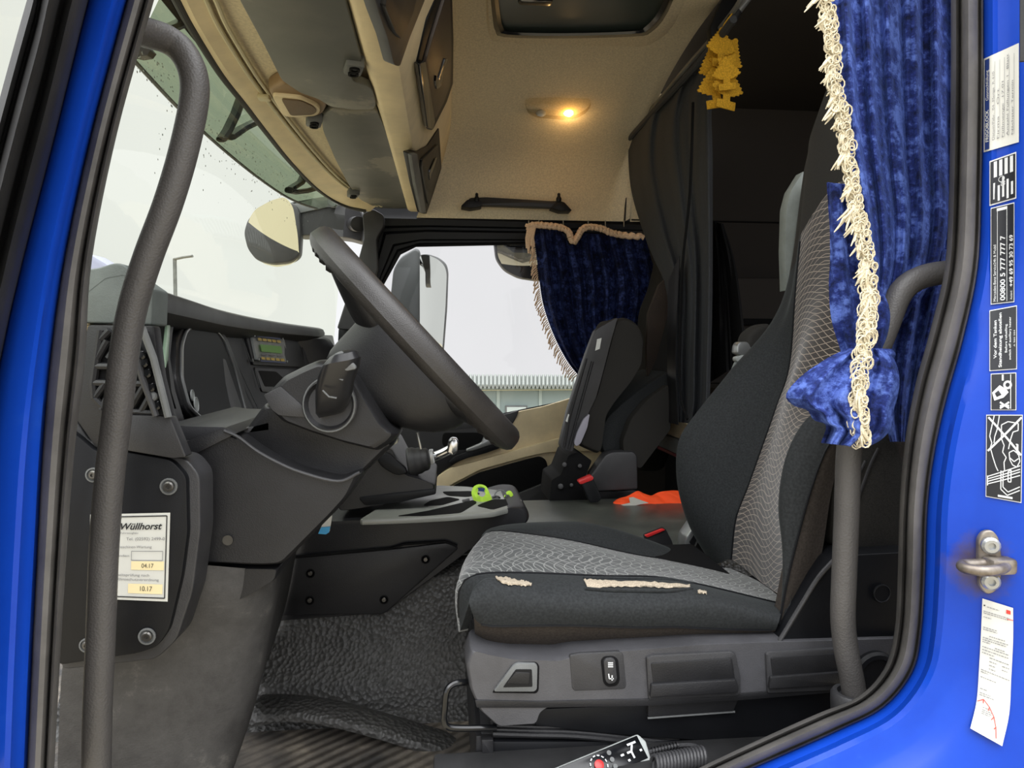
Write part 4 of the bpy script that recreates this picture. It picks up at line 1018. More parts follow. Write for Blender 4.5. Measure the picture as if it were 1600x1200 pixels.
sheet('back_side_cover', BR_[0:S + 1], M['seatbrown'], seat, solid=.02, off=-1)
sheet('back_near_bolster', [r[:top_cut] for r in BR_[S:3 * S + 1]], M['seatvelvet'], seat, solid=.012, off=-1)
sheet('back_far_bolster', [r[:top_cut] for r in BR_[5 * S:]], M['seatvelvet'], seat, solid=.012, off=-1)
for i in (1, 3, 5): tube('seam', [p + Vector((-.001, -.001, 0)) for p in BR_[i * S][:top_cut:2]], .0018, M['deep'], seat, n=6)
slab('back_shell', [(1300, 880), (1300, 700), (1330, 620), (1370, 560), (1440, 540), (1440, 880)], ('Y', .93), .06, M['seatbrown'], seat, r=14, bevel=.02, seg=4)
body('rear_pad', [(1310, 860), (1302, 760), (1322, 700), (1400, 680), (1430, 760), (1430, 880)], .885, 1.0, M['blackfabric'], seat, r=14, round_=.02, k0=.9)
for a in (((1352, 720), (1335, 760), (1328, 840)), ((1372, 700), (1358, 730), (1340, 780))): tube('pad_seam', spline([W(*p, .884) for p in a], 5), .002, M['grey'], seat, n=6)
# grey recliner shield with a round cap
sh = slab('side_shield', [(1214, 1010), (1219, 1000), (1250, 950), (1278, 905), (1300, 878), (1320, 868), (1430, 862), (1430, 1010)], ('Y', .852), .05, M['deep'], seat, r=5, bevel=.006, seg=3)
tube('edge', spline([W(x, y, .850) for x, y in ((1218, 1001), (1250, 948), (1278, 903), (1302, 876))], 5), .003, M['grey'], sh, n=8)
lathe('cap', [(.0125, 0), (.0125, .002), (.0115, .0026), (.0105, .0018), (.0005, .0018)], M['deep'], axis_matrix(W(1377, 927, .8515), (0, -1, 0)), sh, 28)
# base: light grey upper band with pulls, black belly
bandm = M['band']
bp_ = body('base_panel', [(735, 1016), (758, 1022), (800, 1030), (872, 1032), (900, 1024), (960, 1018), (1100, 1006), (1220, 1002), (1430, 996), (1430, 1064), (1330, 1076), (1200, 1086), (1160, 1090), (1012, 1100), (880, 1102), (852, 1106), (840, 1114), (834, 1132), (775, 1136), (748, 1112), (733, 1078), (727, 1040)], .845, .915, bandm, seat, r=6, round_=.018, k0=.975)
slab('lower_lip', [(742, 1094), (840, 1096), (1012, 1092), (1160, 1083), (1330, 1070), (1430, 1060), (1430, 1070), (1330, 1080), (1160, 1094), (1012, 1103), (850, 1106), (745, 1106)], ('Y', .8435), .02, M['black'], seat, r=2, bevel=.003)
slab('belly', [(836, 1108), (1012, 1101), (1160, 1090), (1440, 1062), (1440, 1150), (1300, 1152), (1100, 1158), (1000, 1152), (900, 1142), (836, 1134)], ('Y', .862), .45, M['deep'], seat, r=4, bevel=.01)
# bellows of the suspension
for k in range(4):
    tube('bellow_fold', spline([W(x, y + k * 6, .875 - .004 * k) for x, y in ((770, 1128), (830, 1130), (900, 1132), (980, 1140), (1060, 1150))], 4), .004, M['black'], seat, n=8)
slab('bellows', [(765, 1125), (1200, 1130), (1200, 1162), (790, 1158), (768, 1150)], ('Y', .885), .4, M['black'], seat, r=4, bevel=.006)
# pulls
f = slab('pull_recess', [(768, 1083), (799, 1040), (807, 1035), (838, 1034), (843, 1040), (842, 1079), (838, 1084)], ('Y', .8445), .006, M['void'], seat, r=4, bevel=.001)
slab('pull', [(771, 1081), (801, 1041), (808, 1037), (836, 1037), (840, 1041), (839, 1077), (835, 1081)], ('Y', .841), .008, M['midgrey'], f, r=4, bevel=.002)
slab('pull_hollow', [(786, 1074), (806, 1046), (831, 1046), (832, 1073)], ('Y', .8404), .003, M['deep'], f, r=2, bevel=0)
slab('pull_lip', [(792, 1068), (806, 1050), (828, 1051), (826, 1069)], ('Y', .8398), .003, M['black'], f, r=2, bevel=.001)
f = slab('switch_plate', [(890, 1024), (906, 1021), (968, 1018), (974, 1022), (979, 1072), (976, 1077), (898, 1080), (894, 1076)], ('Y', .8438), .006, M['grey'], seat, r=3, bevel=.0015)
sb = slab('rocker_ring', [(939, 1032), (944, 1026), (958, 1025), (966, 1030), (969, 1064), (964, 1072), (950, 1074), (943, 1068)], ('Y', .8425), .005, M['void'], f, r=7, bevel=.001)
slab('rocker', [(943, 1034), (947, 1029), (957, 1028), (962, 1032), (965, 1062), (961, 1068), (951, 1070), (946, 1065)], ('Y', .840), .006, M['grey'], f, r=6, bevel=.002)
def Srock(s, t, lift=0): return W(lerp(944, 964, s), lerp(1068, 1030, t), .8398 - lift)
strokes('rocker_icon', Srock, [[(.3, .85), (.7, .85)], [(.3, .77), (.7, .77)], [(.3, .69), (.7, .69)], [(.35, .4), (.4, .2), (.75, .2)], [(.62, .12), (.62, .34)]], .05, M['plateink'], f, .5)
f = slab('drawer', [(1010, 1028), (1020, 1024), (1144, 1018), (1150, 1022), (1158, 1058), (1158, 1085), (1150, 1088), (1014, 1094)], ('Y', .8405), .02, M['grey'], seat, r=3, bevel=.003)
slab('drawer_hollow', [(1017, 1036), (1144, 1028), (1150, 1068), (1022, 1077)], ('Y', .8395), .003, M['black'], f, r=4, bevel=.001)
slab('drawer_lip', [(1018, 1070), (1150, 1062), (1155, 1074), (1154, 1083), (1016, 1091)], ('Y', .835), .008, M['black'], f, r=3, bevel=.003)
slab('drawer_front', [(1013, 1096), (1156, 1087), (1146, 1111), (1013, 1120)], ('Y', .853), .02, M['black'], f, r=2, bevel=.002)
tube('drawer_edge_line', [W(1012, 1122, .855), W(1148, 1112, .855)], .0014, M['midgrey'], f, n=6)  # thin mid-grey line along the lower edge of the drawer front
f = slab('drawer', [(1197, 1022), (1204, 1018), (1312, 1013), (1330, 1013), (1330, 1078), (1200, 1084)], ('Y', .8405), .02, M['grey'], seat, r=3, bevel=.003)
slab('drawer_hollow', [(1204, 1027), (1314, 1021), (1316, 1052), (1208, 1062)], ('Y', .8395), .003, M['black'], f, r=4, bevel=.001)
slab('drawer_lip', [(1204, 1058), (1316, 1050), (1320, 1070), (1202, 1078)], ('Y', .836), .008, M['black'], f, r=3, bevel=.003)
f = lathe('lumbar_knob', [(.032, 0), (.032, .010), (.029, .014), (.024, .015), (.023, .012), (.0005, .012)], M['deep'], axis_matrix(W(1362, 1050, .850), (0, -1, 0)), seat, 36)
# front adjusting bar
tube('slide_bar', spline([W(x, y, Y) for x, y, Y in ((748, 1066, .90), (727, 1066, .86), (708, 1069, .85), (698, 1080, .845), (695, 1105, .845), (694, 1126, .845), (701, 1136, .845), (725, 1138, .85), (775, 1137, .86))], 5), .0042, M['gloss'], seat, n=10)
# rails and pedestal
slab('rail_cover', [(752, 1146), (1440, 1150), (1440, 1159), (765, 1158)], ('Y', .872), .3, M['midgrey'] if False else M['grey'], seat, r=1, bevel=.001)
slab('rail', [(755, 1159), (1440, 1160), (1440, 1180), (755, 1181)], ('Y', .862), .4, M['deep'], seat, r=1, bevel=.003)
slab('rail_end', [(752, 1156), (771, 1156), (771, 1183), (754, 1183)], ('Y', .858), .4, M['black'], seat, r=2, bevel=.002)
slab('pedestal', [(744, 1150), (756, 1150), (762, 1183), (1440, 1183), (1440, 1300), (742, 1300)], ('Y', .868), .45, M['black'], seat, r=1, bevel=.004)
struct(box('trim_12', (-.02, .74, -.60), (.62, .866, -.518), M['rubberd'], bevel=.005))
# seat's own belt guide and strap behind the shoulder
sg = slab('shoulder_strap_guide', [(1256, 266), (1236, 298), (1229, 325), (1227, 392), (1229, 456), (1244, 428), (1249, 325), (1256, 286)], ('Y', 1.40), .03, M['belt'], seat, r=4, bevel=.004)
slab('armrest_stub', [(1164, 548), (1172, 520), (1188, 508), (1204, 504), (1215, 520), (1180, 560)], ('Y', 1.42), .06, M['blackfabric'], seat, r=8, bevel=.015, seg=3)
f = slab('belt_clip', [(1152, 540), (1156, 534), (1168, 534), (1178, 544), (1172, 556), (1162, 556), (1151, 552)], ('Y', 1.42), .03, M['silver'], seat, r=3, bevel=.004)
slab('clip_ring', [(1150, 558), (1162, 554), (1168, 558), (1160, 566), (1151, 565)], ('Y', 1.42), .02, M['lightplate'], f, r=3, bevel=.003)
slab('belt_web', [(1148, 566), (1160, 564), (1136, 605), (1128, 618)], ('Y', 1.425), .004, M['belt'], seat, r=1, bevel=0)

# belt buckle beside the driver's seat and the folded armrest end
bu = thing('driver_belt_buckle', 'black belt buckle with a red edge standing behind the driver cushion', 'buckle', W(1035, 850, 1.44))
slab('stalk', [(1008, 838), (1040, 826), (1050, 845), (1060, 880), (1020, 880)], ('Y', 1.44), .02, M['black'], bu, r=3, bevel=.003)
slab('release_button', [(1007, 837), (1035, 826), (1040, 828), (1012, 840)], ('Y', 1.436), .006, M['red'], bu, r=2, bevel=.002)
ar = thing('seat_height_lever', 'grey and black lever hinge between driver cushion and backrest', 'lever', W(1085, 840, 1.42))
slab('lever_arm', [(1070, 852), (1072, 840), (1088, 817), (1094, 815), (1099, 822), (1092, 846), (1082, 866), (1072, 868)], ('Y', 1.40), .05, M['silver'], ar, r=4, bevel=.004)
slab('lever_inner', [(1077, 848), (1090, 825), (1094, 830), (1084, 854)], ('Y', 1.397), .004, M['black'], ar, r=2, bevel=0)
slab('lever_base', [(1082, 860), (1100, 830), (1112, 840), (1125, 880), (1090, 882)], ('Y', 1.42), .04, M['black'], ar, r=3, bevel=.004)

# ================================================================== TUNNEL CONSOLE AND PASSENGER SIDE
ct = thing('centre_console', 'black tunnel console with a glossy cup-holder tray and screwed side panel', 'console', W(640, 860, 1.5))
body('console_body', [(410, 850), (415, 825), (440, 816), (560, 812), (700, 808), (770, 801), (800, 792), (822, 793), (829, 806), (828, 816), (745, 852), (720, 872), (600, 960), (420, 975), (415, 900)], 1.43, 1.69, M['black'], ct, r=8, round_=.03, k0=.965)
sp2 = slab('side_panel', [(432, 874), (520, 866), (615, 858), (700, 848), (712, 851), (716, 858), (604, 957), (596, 961), (428, 962)], ('Y', 1.424), .02, M['black'], ct, r=4, bevel=.004)
tube('panel_edge', [W(x, y, 1.424) for x, y in ((455, 871), (610, 857), (632, 850), (695, 846), (714, 853))], .003, M['void'], sp2, n=6)
for x, y in ((485, 896), (484, 938), (665, 874), (600, 937)):
    lathe('screw_recess', [(.0095, 0), (.0095, .001), (.0075, .0015), (.007, .0), (.0005, .0)], M['void'], axis_matrix(W(x, y, 1.4235), (0, -1, 0)), sp2, 20)
    screw(W(x, y, 1.4225), (0, -1, 0), .005, sp2)
slab('mid_step', [(400, 838), (520, 812), (700, 807), (700, 820), (560, 830), (410, 846)], ('Y', 1.445), .3, M['black'], ct, r=2, bevel=.006)
trm = plastic('glossy_grey_tray', (140, 142, 136), .2, 0, 0, .05)
TZ = W(700, 800, 1.45).z + .010
def Zs(name, pts, z, depth, mat, parent, r=3, bevel=.002): return slab(name, pts, ('Z', z), -depth, mat, parent, r=r, bevel=bevel)
tray = Zs('cup_holder_tray', [(560, 812), (640, 762), (685, 758), (730, 760), (784, 766), (808, 773), (818, 784), (806, 791), (770, 800), (700, 806), (620, 810)], TZ, .012, trm, ct, r=6, bevel=.006)
for pts in ([(620, 806), (668, 798), (740, 781), (746, 785), (720, 801), (660, 806)], [(672, 782), (700, 776), (720, 780), (690, 789), (660, 790)], [(690, 768), (735, 767), (752, 771), (730, 776), (700, 774)], [(744, 790), (770, 780), (796, 780), (800, 787), (770, 796)]):
    Zs('cup_recess', pts, TZ + .0008, .006, M['void'], tray, r=5, bevel=0)
for pts in ([(680, 800), (700, 797), (698, 789), (682, 791)], [(722, 790), (734, 787), (734, 781), (722, 784)]):
    slab('holder_rib', pts, ('Y', 1.50), .02, M['grey'], tray, r=1, bevel=.002)
# brake valve housing, bellows and silver lever
bv = thing('park_brake_lever', 'silver lever with a ribbed black rubber boot on a black housing', 'lever', W(640, 760, 1.55))
body('housing', [(520, 776), (560, 726), (590, 700), (612, 700), (634, 742), (660, 749), (682, 758), (678, 772), (640, 782), (560, 796), (528, 800)], 1.44, 1.72, M['black'], bv, r=6, round_=.03, k0=.95)
slab('cup', [(586, 714), (606, 706), (634, 732), (636, 740), (620, 744), (596, 730)], ('Y', 1.43), .02, M['deep'], bv, r=8, bevel=.004)
slab('lower_edge', [(560, 778), (606, 772), (680, 764), (682, 772), (620, 786), (570, 790)], ('Y', 1.435), .2, M['deep'], bv, r=4, bevel=.006)
bl_ = []
for i in range(8):
    t = i / 7; c = lerp(W(636, 724, 1.48), W(672, 716, 1.48), t); bl_.append((c, (.038 - .014 * t) * (1.0 if i % 2 == 0 else .86)))
rows = []
D = (W(672, 716, 1.5) - W(634, 722, 1.5)).normalized(); E = D.cross(Vector((0, 1, 0))).normalized()
for c, r_ in bl_: rows.append([c + E * (r_ * math.cos(a)) + Vector((0, r_ * math.sin(a), 0)) for a in [2 * PI * k / 20 for k in range(20)]])
sheet('rubber_boot', rows, M['rubberd'], bv, solid=0, closed=True, caps=True, sub=1)
tube('lever', spline([W(668, 716, 1.5), W(685, 711, 1.49), (W(700, 704, 1.485)), W(708, 700, 1.48)], 4), .010, M['chrome'], bv, n=12)
slab('lever_head', [(698, 707), (701, 690), (706, 685), (714, 686), (717, 692), (715, 706), (708, 712)], ('Y', 1.465), .035, M['chrome'], bv, r=3, bevel=.004)
slab('lever_collar', [(669, 706), (676, 705), (680, 724), (673, 727)], ('Y', 1.475), .04, M['silver'], bv, r=2, bevel=.003)

# lime lanyard with keys lying in the tray
ln = thing('lime_lanyard', 'lime green key lanyard looped upright in the console tray', 'lanyard', W(760, 795, 1.52))
def ribbon(name, P, w, mat, parent, side=Vector((0, 1, .2))):
    P = spline(P, 6); s = side.normalized() * w / 2
    return sheet(name, [[p - s for p in P], [p + s for p in P]], mat, parent, solid=.0016)
def band(name, outer, inner, Y, mat, parent):
    o, i = spline(outer, 4, True), spline(inner, 4, True); n = len(o)
    f = lambda p, dy: W(p[0], p[1], Y + dy)
    rows = [[f(o[k], .0 + .02 * math.sin(2 * PI * k / n)) for k in range(n)], [f(lerp(o[k], i[k], .5), -.003 + .02 * math.sin(2 * PI * k / n)) for k in range(n)], [f(i[k], .02 * math.sin(2 * PI * k / n)) for k in range(n)]]
    return sheet(name, rows, mat, parent, solid=.002, closed=True)
band('loop', [(737, 772), (740, 761), (749, 757), (759, 760), (764, 770), (768, 781), (760, 792), (752, 797), (744, 788)], [(746, 771), (747, 766), (751, 763), (756, 765), (758, 770), (758, 773), (755, 776), (752, 776), (748, 774)], 1.52, M['lime'], ln)
slab('printed_patch', [(745, 762), (759, 763), (761, 769), (746, 767)], ('Y', 1.533), .002, M['blueink'], ln, r=1, bevel=0)
ribbon('tail', [W(788, 784, 1.53), W(797, 784, 1.53), W(800, 776, 1.54), W(796, 770, 1.55), W(790, 772, 1.55), W(789, 782, 1.54)], .02, M['lime'], ln, Vector((.3, 1, .2)))
ky = thing('key_bunch', 'black car keys on a steel ring beside the lime lanyard', 'keys', W(776, 785, 1.53))
slab('key_head', [(764, 788), (768, 778), (778, 775), (786, 782), (785, 790), (770, 792)], ('Y', 1.525), .02, M['gloss'], ky, r=4, bevel=.003)
cring = W(782, 775, 1.54)
tube('ring', [cring + Vector((.013 * math.cos(a), .004 * math.sin(a), .013 * math.sin(a))) for a in [2 * PI * k / 20 for k in range(20)]], .0015, M['midgrey'], ky, n=6, closed=True)
# orange vest on the tunnel
ov = thing('hi_vis_vest', 'crumpled orange high visibility vest lying on the tunnel', 'vest', W(1020, 785, 1.95))
def crumple(name, px, Y0, Y1, mat, parent, top, n=22, amp=.012, lift=.003):
    """cloth heap: photo outline (bottom line y, top line table) with folds, between two depths"""
    rows = []
    for j in range(9):
        t = j / 8; row = []
        for i in range(n + 1):
            s = i / n; x = lerp(px[0], px[1], s); yb = px[2]; yt = interp(top, x)
            y = lerp(yb, yt, math.sin(t * PI / 2)); Y = lerp(Y0, Y1, t)
            p = W(x, y, Y); p.y += amp * math.sin(s * 17 + t * 5) * (1 - abs(2 * t - 1)) ; p.z += amp * .4 * math.sin(s * 29 + 1 + t * 7) * math.sin(PI * t)
            p.z = max(p.z, ZT + lift); row.append(p)
        rows.append(row)
    return sheet(name, rows, mat, parent, solid=.003, sub=1)
crumple('cloth', (957, 1072, 791), 1.985, 2.02, M['orange'], ov, [(955, 789), (965, 779), (985, 775), (996, 765), (1006, 772), (1018, 776), (1026, 770), (1050, 766), (1062, 768), (1075, 770)])
slab('reflective_strip', [(970, 789), (985, 786), (983, 778), (990, 777), (1000, 781), (1014, 786), (1000, 788), (985, 792)], ('Y', 1.972), .004, M['reflect'], ov, r=1, bevel=0)

# ---- passenger door
door = thing('door_1', 'x', 'door', W(780, 720, 2.73)); del door['label'], door['category']; door['kind'] = 'structure'
def DY(name, pts, Y, d, mat, parent=None, r=4, bevel=.004, seg=3): return slab(name, pts, ('Y', Y), d, mat, parent or door, r=r, bevel=bevel, seg=seg)
DY('door_card', [(640, 690), (700, 668), (760, 662), (790, 657), (811, 643), (850, 635), (893, 622), (940, 608), (1000, 600), (960, 700), (880, 790), (500, 800), (520, 740)], 2.735, .02, M['beige'], r=3, bevel=.006)
DY('window_seal', [(586, 668), (700, 662), (796, 646), (811, 641), (808, 650), (800, 664), (700, 690), (586, 700)], 2.728, .02, M['grey'], r=3)
DY('dark_upper', [(500, 690), (600, 664), (700, 672), (790, 664), (804, 672), (790, 692), (760, 702), (715, 722), (690, 738), (678, 752), (670, 790), (480, 800)], 2.722, .02, M['black'], r=6)
DY('upper_recess', [(692, 676), (770, 676), (780, 684), (740, 702), (700, 704), (690, 694)], 2.719, .01, M['void'], r=6)
DY('armrest_step', [(678, 760), (684, 744), (702, 732), (740, 722), (790, 708), (860, 688), (960, 666), (940, 704), (868, 706), (850, 708), (822, 714), (750, 734), (706, 757), (690, 770)], 2.712, .02, M['tan'] if False else M['beige'], r=4, bevel=.006)
DY('pocket', [(672, 790), (700, 764), (748, 739), (822, 718), (844, 713), (853, 718), (856, 728), (856, 790)], 2.706, .012, M['void'], r=5, bevel=.002)
DY('pocket_flap', [(800, 790), (806, 772), (856, 752), (868, 750), (868, 800), (800, 800)], 2.70, .02, M['grey'], r=2)
h = DY('door_pull', [(700, 722), (712, 712), (730, 706), (758, 692), (776, 690), (786, 692), (782, 700), (760, 708), (730, 716), (704, 726)], 2.69, .03, M['deep'], r=4, bevel=.006)
plabel(DY('door_handle', [(728, 702), (752, 692), (757, 681), (772, 682), (777, 688), (770, 694), (740, 704), (729, 706)], 2.68, .02, M['silver'], r=3), 'bright silver inner door handle')

# ---- passenger seat, tilted back with its fold-down rest
ps = thing('truck_seat', 'black passenger seat in shade with its cushion folded up against the backrest', 'seat', W(970, 785, 2.2))
body('backrest', [(1000, 740), (985, 700), (1000, 620), (1010, 540), (1014, 480), (1030, 440), (1040, 400), (1046, 350), (1056, 350), (1056, 700), (1040, 740)], 2.42, 2.57, M['blackfabric'], ps, r=12, round_=.05, k0=.86)
slab('pattern_strip', [(1010, 545), (1013, 490), (1030, 445), (1046, 430), (1046, 480), (1026, 560), (1012, 590)], ('Y', 2.195), .02, plastic('warm_brown_net_cloth', (48, 38, 31), .8, 200, .8), ps, r=4, bevel=.004)
body('back_cushion', [(938, 700), (938, 672), (948, 651), (972, 629), (1010, 600), (1046, 578), (1050, 660), (1000, 735), (975, 718), (945, 712)], 2.10, 2.40, M['seatvelvet'], ps, r=8, round_=.03, k0=.93)
body('side_wing', [(975, 715), (972, 690), (985, 655), (1010, 625), (1046, 600), (1050, 670), (1001, 735), (990, 730)], 2.06, 2.30, M['blackfabric'], ps, r=6, round_=.02, k0=.95)
body('folded_cushion', [(964, 497), (982, 495), (1000, 507), (1008, 528), (1005, 568), (988, 596), (961, 629), (946, 652), (938, 712), (915, 702), (905, 697), (905, 672), (932, 619), (945, 570)], 2.04, 2.32, M['blackfabric'], ps, r=8, round_=.035, k0=.93)
bo = slab('seat_board', [(966, 495), (931, 515), (917, 552), (888, 640), (875, 696), (878, 702), (895, 707), (899, 690), (932, 621), (941, 588), (956, 530)], ('Y', 2.03), .04, M['black'] if False else M['grey'], ps, r=5, bevel=.008, seg=3)
for a in (((916, 560), (889, 655), (882, 698)), ((926, 565), (900, 660), (889, 702))): tube('board_rib', [W(*p, 2.026) for p in a], .004, M['black'], bo, n=8)
slab('tag', [(933, 530), (940, 528), (937, 545), (930, 548)], ('Y', 2.026), .002, M['offwhite'], bo, bevel=0)
for x in (886, 901): slab('stud', [(x - 2, 658), (x + 2, 647), (x + 4, 648), (x + 1, 660)], ('Y', 2.024), .004, M['offwhite'], bo, bevel=0)
slab('pale_pad', [(922, 646), (912, 655), (902, 676), (897, 692), (900, 698), (907, 694), (918, 668)], ('Y', 2.018), .02, Mat('pale_lilac_pad', (150, 148, 160), .6).m, ps, r=4, bevel=.006)
slab('side_cover', [(922, 744), (946, 711), (958, 706), (990, 706), (996, 712), (997, 765), (932, 768)], ('Y', 2.03), .06, M['grey'], ps, r=4, bevel=.008)
slab('base_plate', [(884, 786), (885, 773), (892, 769), (995, 766), (997, 790), (884, 790)], ('Y', 2.10), .3, M['midgrey'] if False else M['grey'], ps, r=4, bevel=.006)
slab('mechanism', [(858, 786), (862, 750), (876, 742), (888, 712), (903, 706), (925, 720), (915, 745), (925, 786)], ('Y', 2.06), .2, M['void'], ps, r=3, bevel=.005)
for x, y, r in ((882, 726, .010), (876, 760, .012), (893, 758, .008), (906, 728, .009)): cyl('pivot_bolt', W(x, y, 2.05), W(x, y, 2.07), r * .7, M['grey'], ps)
pb = thing('passenger_belt_buckle', 'black belt buckle with a pale red top beside the passenger seat', 'buckle', W(922, 784, 1.98))
slab('stalk', [(908, 756), (926, 746), (941, 778), (936, 785), (922, 786)], ('Y', 1.98), .03, M['deep'], pb, r=3, bevel=.004)
slab('release_button', [(904, 752), (924, 743), (928, 746), (927, 750), (909, 757), (905, 756)], ('Y', 1.976), .03, M['red'], pb, r=2, bevel=.003)

# ================================================================== CURTAINS
def curtain(name, left, right, n_u, n_v, Yf, mat, parent, fold, nf, ph=0.0, solid=.002, py=None):
    L = resample([Vector(p + (0,)) for p in left], 80); R_ = resample([Vector(p + (0,)) for p in right], 80)
    L = [v for v in spline([Vector((p[0], p[1], 0)) for p in left], 8)]; R_ = [v for v in spline([Vector((p[0], p[1], 0)) for p in right], 8)]
    L = resample(L, n_v); R_ = resample(R_, n_v); rows = []
    for j in range(n_v):
        v = j / (n_v - 1); row = []
        for i in range(n_u):
            u = i / (n_u - 1); x, y = lerp(L[j].x, R_[j].x, u), lerp(L[j].y, R_[j].y, u)
            row.append(Yf(x, y, u, v, fold(u, v) * (math.sin(2 * PI * nf * u + ph + .8 * math.sin(3 * v + 2 * u)) + .35 * math.sin(2 * PI * nf * 2.3 * u + 1 + 2 * v))))
        rows.append(row)
    return sheet(name, rows, mat, parent, solid=solid), rows
# passenger window curtain: navy velvet, drawn back
nc = thing('window_curtain', 'dark navy velvet curtain with cream ruffle gathered at the passenger window', 'curtain', W(900, 360, 2.66))
_, nr = curtain('cloth', [(833, 357), (838, 395), (843, 440), (850, 480), (866, 525), (885, 562), (905, 588)], [(1008, 372), (1016, 400), (1024, 430), (1026, 460), (1018, 500), (1005, 540), (985, 600)], 70, 40,
    lambda x, y, u, v, f: W(x, y + (22 * math.exp(-((u - .33) / .05) ** 2) * max(0, 1 - v * 3)), 2.60 + f - .0), M['navyvelvet'], nc, lambda u, v: .022, 8)
ruff = [(823, 355), (835, 352), (855, 353), (875, 355), (888, 361), (892, 372), (897, 379), (903, 370), (910, 358), (922, 354), (940, 357), (955, 364), (975, 368), (1006, 370)]
bmr = bmesh.new()
P = spline([W(x, y, 2.575) for x, y in ruff], 12)
tube_bm(bmr, [p + Vector((0, 0, .003 * math.sin(i * 1.4))) for i, p in enumerate(P)], [.009 + .004 * abs(math.sin(i * .75)) for i in range(len(P))], 8)
finish('ruffle', bmr, M['pinkyarn'], nc, doubles=0)
bmr = bmesh.new()
def yarn(bm, P, r): tube_bm(bm, P, r, 5, True)
for k in range(10):
    x = 823 + k * 1.2; yarn(bmr, [W(x + 2, 356, 2.57), W(x - 1, 372, 2.565), W(x + 2 * math.sin(k), 388 + 8 * math.sin(k * 2), 2.57)], .004)
edge = [r[0] for r in nr]
for k in range(2, len(edge) - 1):
    for s in (0, .5):
        p = lerp(edge[k], edge[k + 1], s) + Vector((-.004, -.004, 0)); q = p + Vector((-.012 - .012 * random.random(), 0, -.022 - .02 * random.random())); yarn(bmr, [p, lerp(p, q, .5) + Vector((-.004, 0, 0)), q], .0022)
finish('fringe', bmr, M['pinkyarn'], nc, doubles=0)
for x in (826, 842, 880, 919, 946, 975): tube('hook', [W(x, 345, 2.60), W(x, 354, 2.585)], .0025, M['silver'], nc, n=6)
slab('sunlit_scrap', [(983, 498), (988, 486), (992, 488), (1003, 514), (996, 510)], ('Y', 2.45), .004, Mat('pale_blue_satin', (90, 120, 160), .4).m, nc, bevel=0) if False else None
# black bunk curtain hanging from the ceiling rail behind the seats
bc = thing('bunk_curtain', 'tall black bunk curtain hanging from the headliner behind the passenger seat', 'curtain', WX(1050, 300, .72))
curtain('cloth', [(1146, 28), (1080, 110), (1035, 160), (1005, 195), (984, 216)][::-1] and [(984, 216), (982, 245), (987, 300), (1003, 355), (1020, 400), (1038, 440), (1044, 480), (1043, 560), (1044, 620), (1047, 658)],
        [(1150, 30), (1120, 90), (1112, 160), (1113, 240), (1113, 330), (1113, 420), (1112, 500), (1110, 570), (1108, 630), (1100, 664)], 90, 50,
        lambda x, y, u, v, f: WX(x, y, .715 + f + .03 * (u - .5)), M['blackcloth'], bc, lambda u, v: .007 + .003 * v, 3.0, .5)
curtain('hem_panel', [(1044, 440), (1043, 560), (1045, 660)], [(1062, 400), (1056, 560), (1060, 664)], 8, 20, lambda x, y, u, v, f: WX(x, y, .685 + f * .2), M['belt'] if False else M['black'], bc, lambda u, v: .004, 1)
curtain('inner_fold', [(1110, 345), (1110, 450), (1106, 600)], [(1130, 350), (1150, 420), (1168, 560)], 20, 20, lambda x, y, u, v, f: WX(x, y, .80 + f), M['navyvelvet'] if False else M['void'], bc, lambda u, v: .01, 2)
tube('stitched_edge', spline([WX(x, y, .672) for x, y in ((1083, 160), (1078, 300), (1066, 420), (1062, 540), (1064, 620), (1074, 655))], 5), .004, M['void'], bc, n=6)
tube('top_tape', spline([WX(x, y, .70) for x, y in ((984, 216), (1000, 198), (1035, 160), (1080, 112), (1112, 74), (1146, 30))], 4), .010, M['blackcloth'], bc, n=8)
rl = thing('curtain_rail', 'curved curtain rail with a silver hanging rod above the bunk', 'rail', W(1150, 20, 1.9))
tube('rail', spline([WX(x, y, .735) for x, y in ((980, 218), (1035, 150), (1080, 96), (1112, 60), (1150, 12), (1165, -20))], 5), .007, M['midgrey'], rl, n=8)
tube('rod', [W(1185, -25, 1.75), W(1165, 2, 1.75), W(1148, 24, 1.75)], .010, M['silver'], rl, n=12)
tube('rod_socket', [W(1151, 18, 1.75), W(1140, 36, 1.75)], .014, M['black'], rl, n=12)
slab('bracket', [(1110, 40), (1128, 0), (1150, -20), (1160, 0), (1130, 50), (1122, 90), (1114, 80)], ('Y', 1.82), .03, M['deep'], rl, r=3, bevel=.004)

# big blue velvet curtain in front of the driver's seat, tied round the handle
dc = thing('door_curtain', 'bright blue crushed velvet curtain knotted round the right grab handle with cream fringe', 'curtain', W(1390, 300, .80))
def dcY(x, y, u, v, f): return W(x, y, lerp(.765, .86, u) + f)
_, dr = curtain('cloth', [(1296, -40), (1302, 60), (1310, 150), (1322, 240), (1338, 330), (1350, 420), (1352, 500), (1338, 560)],
        [(1494, -40), (1494, 100), (1492, 250), (1490, 350), (1470, 430), (1425, 490), (1392, 530), (1378, 562)], 110, 90, dcY, M['bluevelvet'], dc,
        lambda u, v: .011 * (1 - .35 * v), 5.5, .4, .002)
# the part that hangs on behind the handle
curtain('rear_drop', [(1385, 430), (1378, 500), (1372, 580), (1380, 640), (1392, 690)], [(1500, 380), (1490, 450), (1462, 560), (1440, 630), (1425, 690)], 50, 40,
        lambda x, y, u, v, f: W(x, y, .835 + .04 * u + f), M['bluevelvet'], dc, lambda u, v: .012, 3.2, 1.2)
